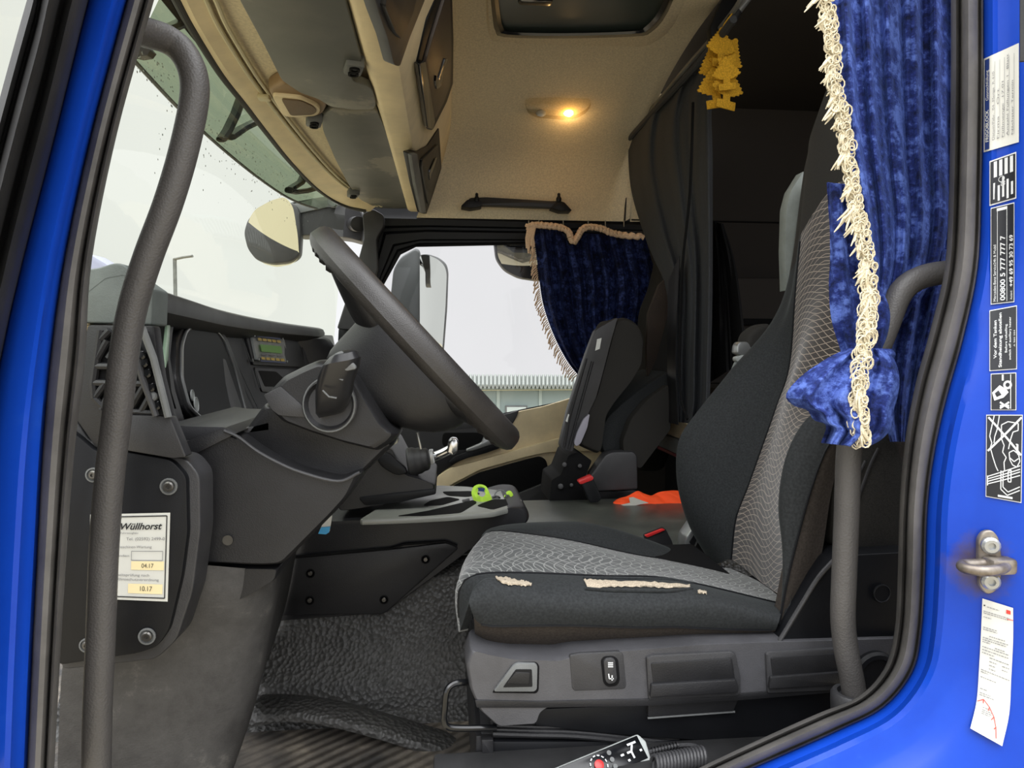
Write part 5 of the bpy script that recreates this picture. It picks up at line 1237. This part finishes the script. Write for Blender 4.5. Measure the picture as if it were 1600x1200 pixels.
# inner layer that shows left of the fringe
curtain('inner_edge', [(1293, 285), (1296, 340), (1298, 400), (1296, 450), (1300, 500), (1314, 548)], [(1340, 290), (1352, 360), (1366, 430), (1388, 480), (1386, 520), (1370, 560)], 40, 30,
        lambda x, y, u, v, f: W(x, y, .775 + f), M['bluevelvet'], dc, lambda u, v: .007, 2, .8)
# knot and flaring tail below it
curtain('tied_tail', [(1326, 545), (1290, 562), (1256, 585), (1229, 616), (1240, 632), (1262, 640), (1272, 655), (1292, 664), (1284, 692)],
        [(1378, 545), (1396, 562), (1404, 590), (1402, 615), (1394, 645), (1390, 670), (1376, 686), (1362, 694), (1350, 699)], 70, 40,
        lambda x, y, u, v, f: W(x, y, .752 - .03 * math.sin(PI * u) * math.sin(PI * (.1 + .6 * v)) + f), M['bluevelvet'], dc, lambda u, v: .004 + .008 * v, 3, .3)
rows = []
for j in range(16):
    v = j / 15; row = []
    for i in range(31):
        u = i / 30; a = PI * u
        row.append(W(lerp(1392, 1325, .5 + .5 * math.cos(a)) + 6 * math.sin(9 * v), lerp(546, 590, v), .770 - .03 * math.sin(a) * math.sin(PI * (.15 + .7 * v)) + .004 * math.sin(14 * u + 5 * v)))
    rows.append(row)
sheet('knot', rows, M['bluevelvet'], dc, solid=.002)
# fringe of cream loops and cut tassels
bmf = bmesh.new()
fr_path = spline([(1286, -20), (1290, 30), (1296, 70), (1300, 120), (1308, 170), (1316, 215), (1322, 260), (1330, 310), (1340, 350), (1348, 390), (1352, 430), (1352, 480), (1350, 520), (1344, 560), (1338, 600), (1336, 640), (1340, 668), (1344, 690)], 10)
Yc = lambda y: interp([(-20, .757), (300, .752), (480, .745), (560, .735), (600, .722), (650, .722), (700, .73)], y)
core = [W(p.x, p.y, Yc(p.y)) for p in fr_path]
tube_bm(bmf, [p + Vector((.0015 * math.sin(i * 1.7), 0, 0)) for i, p in enumerate(core)], [.0035 + .0012 * math.sin(i * 2.1) for i in range(len(core))], 7)
for i in range(len(core) * 3):
    t = i / 3; k = min(int(t), len(core) - 2); c = lerp(core[k], core[k + 1], t - k); px_y = fr_path[k].y
    rl_ = random.uniform(.003, .0065) * (1.25 if px_y > 430 else 1); sd = 1 if random.random() < .5 else -1
    cx = c + Vector((sd * random.uniform(.001, .007), random.uniform(-.006, 0), random.uniform(-.004, .004))); a0 = random.uniform(0, 2 * PI); tl = random.uniform(-.5, .5)
    loop = [cx + Vector((rl_ * .8 * math.cos(a0 + a), rl_ * .4 * math.sin(a0 + a) * tl - .002, rl_ * math.sin(a0 + a))) for a in [2 * PI * q / 9 for q in range(9)]]
    tube_bm(bmf, loop, .00085, 4, False, True)
for i in range(78):
    k = random.randrange(1, len(core) - 12) if i < 60 else random.randrange(int(len(core) * .6), len(core) - 10); c = core[k]; L_ = random.uniform(.014, .03)
    d = Vector((random.uniform(-.9, .12), -.25, -1)).normalized() if fr_path[k].y < 420 else Vector((random.uniform(-.35, .3), -.2, -1)).normalized()
    for q in range(6):
        e_ = Vector((random.gauss(0, .16), random.gauss(0, .1), random.gauss(0, .1))); w_ = Vector((random.gauss(0, .0012), random.gauss(0, .0008), 0)); l2 = L_ * random.uniform(.75, 1.1)
        P = [c + Vector((0, -.003, 0)) + w_, c + (d + e_ * .4) * l2 * .5 + w_ * 1.5 + Vector((.0015 * math.sin(k), -.003, 0)), c + (d + e_) * l2]
        tube_bm(bmf, spline(P, 3), [.0011, .0014, .0015, .0016, .0015, .0012, .0006], 5)
finish('fringe', bmf, M['yarn'], dc, doubles=0)

# ================================================================== GRAB HANDLES AT THE DOOR
lh = thing('door_grab_handle', 'long black grained grab handle curving down the left front pillar', 'handle', W(150, 1100, .80))
tube('grip', spline([W(x, y, Y) for x, y, Y in ((205, 44, .74), (232, 52, .765), (262, 62, .785), (286, 82, .79), (302, 116, .79), (303, 160, .79), (286, 240, .79), (262, 320, .79), (232, 400, .79), (210, 470, .79), (196, 540, .79), (184, 640, .79), (172, 740, .79), (163, 850, .79), (157, 1000, .79), (152, 1120, .79), (150, 1260, .79))], 6), .0150, M['handle'], lh, n=20)
rh = thing('door_grab_handle', 'black grained grab handle at the right of the opening behind the tied curtain', 'handle', W(1335, 1100, .79))
tube('grip', spline([W(x, y, .79) for x, y in ((1510, 424), (1475, 426), (1444, 432), (1420, 444), (1402, 466), (1385, 510), (1362, 570), (1340, 640), (1327, 700), (1323, 800), (1319, 900), (1317, 965), (1322, 1015), (1331, 1060), (1338, 1105))], 6), .0145, M['handle'], rh, n=20)
lathe('foot', [(.022, -.05), (.0245, -.01), (.0245, .002), (.022, .006), (.017, .006), (.016, .0)], M['grey'], axis_matrix(W(1331, 1088, .79), (0, 0, 1)), rh, 28)

# ================================================================== AIR FRESHENERS
tree2 = [(0, 1.0), (.06, .97), (.08, .9), (.15, .86), (.13, .82), (.2, .8), (.19, .75), (.27, .73), (.25, .68), (.33, .66), (.31, .6), (.39, .58), (.37, .52), (.44, .5), (.42, .44), (.33, .42), (.34, .38), (.24, .37), (.22, .33), (.1, .32), (.1, .2), (.26, .2), (.26, 0)]
tree2 = tree2 + [(-x, y) for x, y in reversed(tree2[1:])]
spots = [(1128, 62, 1.72, 0, 62), (1142, 86, 1.745, -.25, 62), (1110, 92, 1.755, .3, 64), (1150, 104, 1.70, -.55, 50), (1133, 108, 1.69, .1, 52), (1114, 122, 1.73, .15, 66), (1141, 124, 1.71, -.1, 66), (1152, 80, 1.77, -.6, 60)]
def hang(i, x, y, Y, rot, h):
    o_ = W(x, y - 20, Y); s = h / F * Y; vs = []
    for a, b in tree2:
        X_, Z_ = a * s, (b - 1) * s; c_, s_ = math.cos(rot), math.sin(rot)
        vs.append(o_ + Vector((X_ * c_ - Z_ * s_, .25 * X_ * math.cos(i * 2.1), X_ * s_ + Z_ * c_)))
    t = slabw('air_freshener', vs, (0, .004, 0), M['airtree'], None, bevel=.0008, seg=1)
    return tag(t, ['topmost yellow card tree in the hanging bunch, just under the cord', 'yellow card tree just right of the topmost one in the hanging bunch', 'yellow card tree at the upper left of the hanging bunch',
        'small tilted yellow card tree sticking out right of the bunch', 'yellow card tree in the middle of the hanging bunch', 'lowest left yellow card tree of the hanging bunch, hanging free',
        'lowest right yellow card tree of the hanging bunch', 'strongly tilted yellow card tree behind the top right of the bunch'][i], 'air freshener', 'bunch of hanging air fresheners')
for i, s_ in enumerate(spots): hang(i, *s_)
tag(tube('hanging_cord', spline([W(1150, 14, 1.74), W(1134, 34, 1.73), W(1128, 46, 1.722)], 4), .0018, M['airtree'], None, n=6), 'short yellow cord holding the bunch of card trees', 'cord')

# ================================================================== MIRRORS AND VISOR OUTSIDE
def dome(name, pts, Y, bulge, mat, parent, tilt=(0, 0)):
    q = fillet(pts, 8, 4); vs = [W(x, y, Y) for x, y in q]; c = sum(vs, Vector()) / len(vs); rows = []
    for k in range(7):
        t = k / 6; rows.append([lerp(c, v, max(.001, t)) + Vector((0, -bulge * (1 - t * t), 0)) + Vector((0, (lerp(c, v, t) - c).z * tilt[0] + (lerp(c, v, t) - c).x * tilt[1], 0)) for v in vs])
    return sheet(name, rows, mat, parent, solid=0, closed=True)
fm = thing('front_mirror', 'wide angle front mirror on a black arm seen through the windscreen', 'mirror', W(430, 360, 2.95))
o1 = [(388, 344), (402, 330), (430, 320), (455, 316), (466, 330), (468, 370), (466, 402), (452, 411), (425, 414), (402, 408), (388, 390), (382, 365)]
slab('housing', [(p[0] + (1 if p[0] > 425 else -1) * 2, p[1] - 1.5) for p in o1], ('Y', 2.93), .06, M['grey'], fm, r=8, bevel=.01)
dome('mirror_glass', o1, 2.925, .008, M['mirror'], fm, (-.6, -.35))
body('arm', [(430, 320), (460, 314), (505, 306), (545, 306), (566, 330), (572, 350), (566, 378), (545, 372), (510, 368), (462, 368), (462, 330)], 2.96, 3.08, M['black'], fm, r=6, round_=.03, k0=.95)
cyl('arm_mount', W(560, 350, 2.77), W(552, 350, 2.98), .03, M['black'], fm)
slab('arm_top', [(446, 322), (500, 308), (532, 305), (534, 318), (500, 326), (455, 336)], ('Y', 2.95), .05, M['midgrey'], fm, r=3, bevel=.006)
lathe('pivot_cap', [(.028, 0), (.028, .01), (.022, .016), (.0005, .016)], M['midgrey'], axis_matrix(W(522, 315, 2.95), (0, -1, 0)), fm, 24)
mm = thing('main_mirror', 'tall grey passenger side mirror outside the far door window', 'mirror', W(655, 470, 3.2))
body('housing', [(612, 540), (608, 480), (614, 420), (626, 400), (650, 386), (656, 390), (655, 560), (630, 560)], 3.17, 3.30, Mat('smooth_mirror_housing', (74, 78, 78), .5).m, mm, r=8, round_=.03, k0=.93)
slab('mirror_back', [(654, 398), (668, 396), (686, 402), (698, 412), (701, 425), (699, 480), (694, 545), (688, 580), (654, 580)], ('Y', 3.26), .03, M['midgrey'], mm, r=6, bevel=.008)
dome('mirror_glass', [(657, 402), (668, 400), (685, 405), (695, 414), (698, 426), (696, 480), (691, 545), (685, 576), (657, 576)], 3.17, .006, M['mirror'], mm, (-.03, 1.1))
km = thing('kerb_mirror', 'round kerb view mirror at the top of the passenger window', 'mirror', W(810, 400, 3.1))
o2 = [(773, 372), (850, 372), (852, 437), (838, 436), (812, 432), (790, 420), (777, 402)]
slab('housing', [(771, 370), (853, 370), (854, 439), (838, 438), (811, 434), (788, 422), (775, 404)], ('Y', 3.10), .06, M['black'], km, r=8, bevel=.01)
tube('mirror_arm', [W(852, 400, 3.12), W(872, 372, 3.0), W(880, 352, 2.79)], .016, M['black'], km)
dome('mirror_glass', o2, 3.095, .008, M['mirror'], km, (-.95, 0))
# tinted sun shield outside, above the windscreen
def onshield(px, py, off=-.04):
    d = ray(px, py); lo_, hi_ = .5, 3.5
    for _ in range(50):
        k = (lo_ + hi_) / 2; p = d * k
        if p.x < glassx(p.y, p.z) + off: hi_ = k
        else: lo_ = k
    return d * k
xs = thing('sun_shield', 'green tinted outside sun shield across the windscreen top, wet with rain', 'sun shield', onshield(360, 200))
lowe = spline([(205, 90), (240, 128), (275, 165), (320, 208), (360, 243), (400, 275), (440, 303), (470, 318), (496, 326)], 4)
uppe = spline([(262, -30), (285, 10), (315, 60), (350, 118), (385, 166), (425, 215), (470, 268), (505, 305), (530, 322)], 4)
rows = [[onshield(lerp(a.x, b.x, t), lerp(a.y, b.y, t)) for a, b in zip(lowe, uppe)] for t in (0, .15, .4, .7, 1)]
sheet('panel', rows, M['tinted'], xs, solid=0)
tube('lower_edge', rows[0], .004, M['midgrey'], xs, n=6)
for a in (((246, 50), (275, 40), (300, 28)), ((346, 218), (355, 205), (368, 178), (378, 150)), ((360, 214), (380, 200), (405, 188)), ((214, 78), (224, 84)), ((452, 298), (462, 300), (480, 298), (510, 290)), ((452, 296), (470, 285), (478, 268))):
    tube('bracket', [onshield(x, y, -.03) for x, y in a], .017 if a[0][0] != 214 else .022, M['deep'], xs, n=8, sx=.5)
# rain beads on the windscreen
bmr = bmesh.new()
for k in range(420):
    t = random.random(); i = int(t * (len(lowe) - 1)); p = lowe[i]
    x, y = p.x + random.gauss(6, 14), p.y + random.gauss(-4, 16)
    if random.random() < .35: x, y = random.uniform(240, 460), random.uniform(60, 330)
    if x > 500 or (y < 110 and x > 320): continue
    c = onshield(x, y, .0); r_ = random.uniform(.0008, .0022)
    bmesh.ops.create_icosphere(bmr, subdivisions=1, radius=r_, matrix=Matrix.Translation(c) @ Matrix.Diagonal((.4, 1, 1.2, 1)))
dm = Mat('rain_bead_water', (150, 155, 150), .1, Transmission_Weight=.6)
o = finish('rain_beads', bmr, dm.m, None, doubles=0); tag(o, 'rain beads scattered over the upper windscreen', 'raindrops', kind='stuff')

# ================================================================== SILL: remote control and its coiled lead
rc = thing('remote_control', 'black wired hand remote with a red button lying on the door sill', 'remote control', W(950, 1190, .80))
RA, RB = W(1004, 1160, .84), W(870, 1216, .80)
dirr = (RB - RA).normalized(); side = Vector((0, -1, 0)); side = (side - dirr * side.dot(dirr)).normalized(); nrm = dirr.cross(side).normalized()
if nrm.z < 0: nrm = -nrm
tl_ = (nrm * .75 + side * .66).normalized(); sd_ = dirr.cross(tl_).normalized()
if sd_.y > 0: sd_ = -sd_
def rp(a, b, c): return RA + dirr * a + sd_ * b + tl_ * c
slabw('case', [rp(0, -.012, 0), rp(-.006, .0, 0), rp(0, .024, 0), rp(.17, .026, 0), rp(.17, -.012, 0)], tl_ * -.022, M['lightplate'], rc, bevel=.003, seg=3)
slabw('face_plate', [rp(.003, -.010, .001), rp(.003, .019, .001), rp(.17, .021, .001), rp(.17, -.010, .001)], tl_ * -.004, M['gloss'], rc, bevel=.001)
def Srem(s, t, lift=0): return rp(.165 - s * .16, .019 - t * .028, .0014 + lift)
strokes('seat_icon', Srem, [[(.86, .5), (.90, .5), (.93, .75)], [(.89, .8), (.97, .8)], [(.90, .5), (.90, .2)], [(.80, .5), (.83, .5)], [(.97, .4), (.99, .4)], [(.84, .2), (.86, .2)]], .09, M['plateink'], rc, 5.7)
strokes('key_ring_print', Srem, [[(.60 + .07 * math.cos(a), .5 + .4 * math.sin(a)), (.60 + .07 * math.cos(a + .3), .5 + .4 * math.sin(a + .3))] for a in [k * .52 for k in range(12)]], .05, M['plateink'], rc, 5.7)
lathe('red_button', [(.006, 0), (.006, .002), (.004, .003), (.0004, .003)], M['red'], axis_matrix(Srem(.60, .5), tl_), rc, 20)
for k in range(3): lathe('key', [(.003, 0), (.003, .001), (.0004, .001)], M['midgrey'], axis_matrix(Srem(.72, .2 + .3 * k), tl_), rc, 12)
ld = [W(1012, 1176, .84), W(1030, 1171, .84), W(1060, 1165, .84), W(1084, 1165, .84), W(1100, 1174, .84), W(1110, 1190, .84)]
tube('lead', spline(ld, 5), .0028, M['grey'], rc, n=8)
bmc = bmesh.new()
for k in range(9):
    p = lerp(W(1020, 1174, .84), W(1058, 1165, .84), k / 8); tube_bm(bmc, [p + Vector((-.0012, 0, 0)), p + Vector((.0012, 0, 0))], .0052, 12)
finish('strain_relief', bmc, M['black'], rc, doubles=0)
a_, b_ = W(1022, 1196, .80), W(1100, 1182, .80); n = 15; P = []
for k in range(n * 12):
    t = k / (n * 12); q = 2 * PI * n * t; P.append(lerp(a_, b_, t) + Vector((.002 * math.sin(q), .011 * math.cos(q), .011 * math.sin(q))))
tube('coiled_lead', P, .0026, M['grey'], rc, n=7)

# ================================================================== STRIKER, STICKERS ON THE BLUE JAMB
sk = thing('door_striker', 'weathered steel door striker loop bolted to the blue pillar', 'striker', jambpt(1548, 880))
steel = Mat('weathered_steel', (128, 118, 108), .45, .75); steel.color(steel.ramp(steel.noise(60, 6), [(.3, (92, 82, 72)), (.7, (160, 152, 142))])); steel = steel.m
c_ = jambpt(1548, 880)
slabw('plate', [onplane(x, y, c_ + Vector((0, -.004, 0)), Vector((.5, 1, 0)).normalized()) for x, y in fillet([(1530, 842), (1538, 830), (1552, 828), (1562, 840), (1566, 868), (1568, 884), (1564, 912), (1556, 926), (1543, 930), (1532, 918), (1530, 880)], 9)], (0, .006, 0), steel, sk, bevel=.002, seg=3)
tube('loop', spline([c_ + v for v in (Vector((.010, -.010, .001)), Vector((-.008, -.022, .001)), Vector((-.030, -.026, .001)), Vector((-.042, -.018, .0012)), Vector((-.036, -.006, .001)), Vector((-.012, -.004, .001)))], 5), .0055, steel, sk, n=12)
box('loop_base', c_ + Vector((-.012, -.018, -.008)), c_ + Vector((.016, .0, .009)), steel, sk, bevel=.004)
for y in (852, 908): screw(onplane(1547, y, c_ + Vector((0, -.005, 0)), Vector((.5, 1, 0)).normalized()), (-.4, -1, 0), .009, sk, 'silver', 'bolt')

def quad(c):
    """c: photo corners of a sticker, as read: bottom-left, bottom-right, top-right, top-left (text direction first)"""
    def S(s, t, lift=0):
        x = lerp(lerp(c[0][0], c[1][0], s), lerp(c[3][0], c[2][0], s), t); y = lerp(lerp(c[0][1], c[1][1], s), lerp(c[3][1], c[2][1], s), t)
        return jambpt(x, y, .0008 + lift)
    return S
# 1 white service card
s1 = thing('service_card', 'white rounded service card with navy header, topmost on the blue pillar', 'sticker', jambpt(1565, 150))
Q = quad([(1592, 222), (1592, 67), (1537, 92), (1537, 238)])     # text reads upward: s runs up the pillar, t runs to the left
def Q1(s, t, lift=0): return Q(s, t, lift)
patch('card', Q1, 0, 0, 1, 1, M['white'], s1, 10, 0)
patch('header', Q1, .02, .84, .98, .97, M['blueink'], s1, 8)
asp = 2.9
text('lettering', Q1, 'FRIGOBLOCK', .10, .865, .085, M['white'], s1, asp, .34, bold=.02); text('lettering', Q1, 'Gasnachfüllung', .54, .865, .08, M['white'], s1, asp, .32)
for k, (b, w) in enumerate((('Datum/Fabr.  04  Menge  R 410', .72), ('Firma    Ort', .52), ('Füllmenge  17.01', .58), ('Anzahl Füllungen 1  Blatt', .84), ('Nächster Termin', .55))):
    text('lettering', Q1, b, .10, .70 - k * .135, .06, M['greyink'], s1, asp, w); strokes('rule', Q1, [[(.1, .68 - k * .135), (.92, .68 - k * .135)]], .008, M['greyink'], s1, asp)
# 2 foil type plate
s2 = thing('type_plate', 'black and silver foil type plate below the white service card', 'sticker', jambpt(1565, 280))
Q2 = quad([(1588, 310), (1588, 237), (1546, 252), (1546, 322)])
patch('foil', Q2, 0, 0, 1, 1, M['plateink'], s2, 8, 0); patch('print_ground', Q2, .03, .04, .97, .96, M['plateblack'], s2, 8, .0004)
for k in range(5): patch('data_field', Q2, .06 if k % 2 else .12, .12 + .165 * k, .40 + .08 * (k % 3), .20 + .165 * k, M['plateink'], s2, 2)
for k in range(4): patch('data_field', Q2, .60, .12 + .2 * k, .95, .24 + .2 * k, M['plateink'], s2, 2)
text('lettering', Q2, 'CE', .36, .42, .16, M['plateink'], s2, 1.7, .1, lift=.0012)
strokes('approval_circle', Q2, [[(.52 + .06 * math.cos(a), .55 + .11 * math.sin(a)), (.52 + .06 * math.cos(a + .4), .55 + .11 * math.sin(a + .4))] for a in [k * .4 for k in range(16)]], .02, M['plateink'], s2, 1.7)
# 3 service phone sticker
s3 = thing('service_phone_sticker', 'tall black sticker with two white service phone numbers', 'sticker', jambpt(1565, 390))
Q3 = quad([(1585, 472), (1585, 316), (1548, 325), (1548, 476)])
patch('foil', Q3, 0, 0, 1, 1, M['plateink'], s3, 10, 0); patch('print_ground', Q3, .01, .03, .99, .97, M['plateblack'], s3, 10, .0004)
text('lettering', Q3, 'Mercedes-Benz Service24h & Mobil', .03, .78, .11, M['plateink'], s3, 4.1, .58, lift=.0012)
text('lettering', Q3, '00800 5 777 777 7', .03, .40, .2, M['plateink'], s3, 4.1, .66, bold=.02, lift=.0012)
text('lettering', Q3, 'Ausland:', .03, .10, .08, M['plateink'], s3, 4.1, .09, lift=.0012); text('lettering', Q3, '+49 69 95 30 73 69', .16, .07, .15, M['plateink'], s3, 4.1, .52, bold=.02, lift=.0012)
strokes('rule', Q3, [[(.02, .72), (.98, .72)], [(.02, .32), (.98, .32)]], .02, M['plateink'], s3, 4.1); patch('header_bar', Q3, .95, .3, .98, .75, M['plateink'], s3, 2)
# 4 refuelling notice
s4 = thing('refuelling_notice', 'black notice about switching off the heater before refuelling', 'sticker', jambpt(1567, 530))
Q4 = quad([(1589, 577), (1589, 477), (1546, 485), (1546, 580)])
patch('foil', Q4, 0, 0, 1, 1, M['plateink'], s4, 8, 0); patch('print_ground', Q4, .015, .025, .985, .975, M['plateblack'], s4, 8, .0004)
text('lettering', Q4, 'Vor dem Tanken', .20, .74, .11, M['plateink'], s4, 2.3, .62, bold=.02, lift=.0012); text('lettering', Q4, 'Standheizung abstellen', .05, .56, .11, M['plateink'], s4, 2.3, .88, bold=.02, lift=.0012)
text('lettering', Q4, 'Before refuelling', .28, .36, .08, M['plateink'], s4, 2.3, .45, bold=.01, lift=.0012); text('lettering', Q4, 'switch off auxiliary heater', .16, .22, .08, M['plateink'], s4, 2.3, .68, bold=.01, lift=.0012)
text('lettering', Q4, 'A 960 584', .36, .07, .05, M['plateink'], s4, 2.3, .26, lift=.0012)
# 5 small pictogram
s5 = thing('maintenance_pictogram', 'small black sticker with a can and lever symbol between two larger ones', 'sticker', jambpt(1567, 610))
Q5 = quad([(1548, 641), (1588, 641), (1588, 582), (1548, 584)])
patch('foil', Q5, 0, 0, 1, 1, M['plateink'], s5, 6, 0); patch('print_ground', Q5, .03, .02, .97, .98, M['plateblack'], s5, 6, .0004)
def poly(name, S, pts, mat, parent, lift=.0012):
    bm = bmesh.new(); bm.faces.new([bm.verts.new(S(a, b, lift)) for a, b in pts]); me = bpy.data.meshes.new(name); bm.to_mesh(me); bm.free(); return link(name, me, mat, parent, False)
poly('can_symbol', Q5, [(.05, .48), (.35, .68), (.62, .56), (.70, .48), (.50, .34), (.14, .26)], M['plateink'], s5); poly('can_window', Q5, [(.16, .46), (.30, .54), (.42, .42), (.24, .36)], M['plateblack'], s5, .0016)
strokes('ring_symbol', Q5, [[(.66 + .13 * math.cos(a), .68 + .09 * math.sin(a)), (.66 + .13 * math.cos(a + .45), .68 + .09 * math.sin(a + .45))] for a in [k * .42 for k in range(16)]], .06, M['plateink'], s5, .68)
strokes('bar_symbol', Q5, [[(.47, .80), (.47, .96)]], .05, M['plateink'], s5, .68); strokes('crossed_grid_symbol', Q5, [[(.36, .05), (.72, .22)], [(.36, .22), (.72, .05)], [(.36, .12), (.72, .12)]], .05, M['plateink'], s5, .68); strokes('rule', Q5, [[(.78, .04), (.78, .96)]], .02, M['plateink'], s5, .68)
# 6 tall jack warning with a crossed-out drawing
s6 = thing('coupling_warning', 'large black sticker with a crossed-out line drawing, above the striker', 'sticker', jambpt(1568, 715))
Q6 = quad([(1540, 776), (1596, 786), (1598, 648), (1541, 648)])
patch('foil', Q6, 0, 0, 1, 1, M['plateink'], s6, 10, 0); patch('print_ground', Q6, .02, .01, .98, .99, M['plateblack'], s6, 10, .0004)
strokes('cross', Q6, [[(.06, .97), (.97, .54)], [(.97, .97), (.05, .56)]], .024, M['plateink'], s6, .43)
strokes('drawing', Q6, [[(.22, .99), (.14, .83), (.10, .74), (.16, .66), (.12, .6), (.2, .48), (.28, .38), (.34, .33)], [(.36, .99), (.30, .82), (.24, .74), (.22, .66)], [(.42, .88), (.42, .72), (.5, .64), (.46, .56), (.56, .5), (.5, .44), (.52, .34)], [(.42, .88), (.6, .92), (.88, .9), (.88, .82), (.74, .8), (.68, .72), (.62, .6)],
  [(.05, .22), (.95, .38)], [(.05, .19), (.95, .35)], [(.05, .16), (.95, .31)], [(.05, .25), (.95, .42)], [(.05, .14), (.05, .26)], [(.42, .34), (.42, .12), (.6, .06), (.95, .14)], [(.48, .34), (.48, .15), (.62, .1), (.95, .18)], [(.62, .34), (.62, .22), (.70, .22), (.70, .36), (.62, .34)],
  [(.64, .56), (.76, .59), (.9, .55), (.94, .47), (.86, .40), (.74, .42), (.66, .48), (.64, .56)], [(.66, .50), (.78, .46), (.9, .50)], [(.86, .66), (.84, .56)], [(.82, .66), (.88, .66), (.88, .54)]], .012, M['plateink'], s6, .43)
patch('footer', Q6, .34, .025, .75, .05, M['plateink'], s6, 2)
# 7 workshop slip, curled at its lower end
s7 = thing('workshop_slip', 'long white printed paper slip stuck below the steel striker', 'paper slip', jambpt(1555, 1040))
sl_ = spline([(1535, 935), (1533, 985), (1530, 1040), (1526, 1095), (1516, 1138)], 5); sr_ = spline([(1583, 950), (1583, 1000), (1580, 1060), (1577, 1115), (1566, 1166)], 5)
def Q7(s, t, lift=0):
    k = (1 - t) * (len(sl_) - 1); i = min(int(k), len(sl_) - 2); a, b = lerp(sl_[i], sl_[i + 1], k - i), lerp(sr_[i], sr_[i + 1], k - i)
    return jambpt(lerp(a.x, b.x, s), lerp(a.y, b.y, s), .0012 + .006 * max(0, (.25 - t)) * 4 * .5 + lift)
patch('paper', Q7, 0, 0, 1, 1, M['white'], s7, 16, 0)
random.seed(11)
for k, (t, a, b) in enumerate([(.945, .16, .55), (.905, .05, .9), (.89, .05, .85), (.86, .06, .3), (.78, .06, .5), (.765, .06, .5), (.725, .26, .75), (.705, .06, .85), (.69, .06, .8), (.675, .06, .3), (.655, .45, .75), (.64, .06, .9), (.62, .06, .9), (.60, .06, .45), (.58, .30, .9), (.555, .30, .55), (.555, .7, .92), (.53, .30, .5), (.53, .7, .9), (.505, .3, .5), (.48, .06, .95), (.465, .06, .3), (.43, .06, .55), (.35, .06, .3), (.32, .06, .4), (.305, .06, .5), (.22, .2, .45), (.20, .2, .5), (.185, .2, .5), (.17, .2, .45)]):
    x = a; seg = []
    while x < b: w = random.uniform(.03, .1); seg.append([(x, t), (min(b, x + w), t)]); x += w + .02
    strokes('printed_line', Q7, seg, .0055, M['greyink'], s7, .24)
strokes('red_arc', Q7, [[(.02, .25), (.2, .28), (.4, .24), (.58, .18), (.70, .11), (.78, .03)], [(.2, .28), (.2, .25)], [(.4, .24), (.38, .21)], [(.58, .18), (.52, .15)], [(.70, .11), (.66, .09)], [(1.0, .90), (.8, .895)]], .006, M['redink'], s7, .24)
patch('red_mark', Q7, .78, .94, .92, .97, M['redink'], s7, 2); patch('logo_dot', Q7, .05, .945, .10, .955, M['ink'], s7, 2)
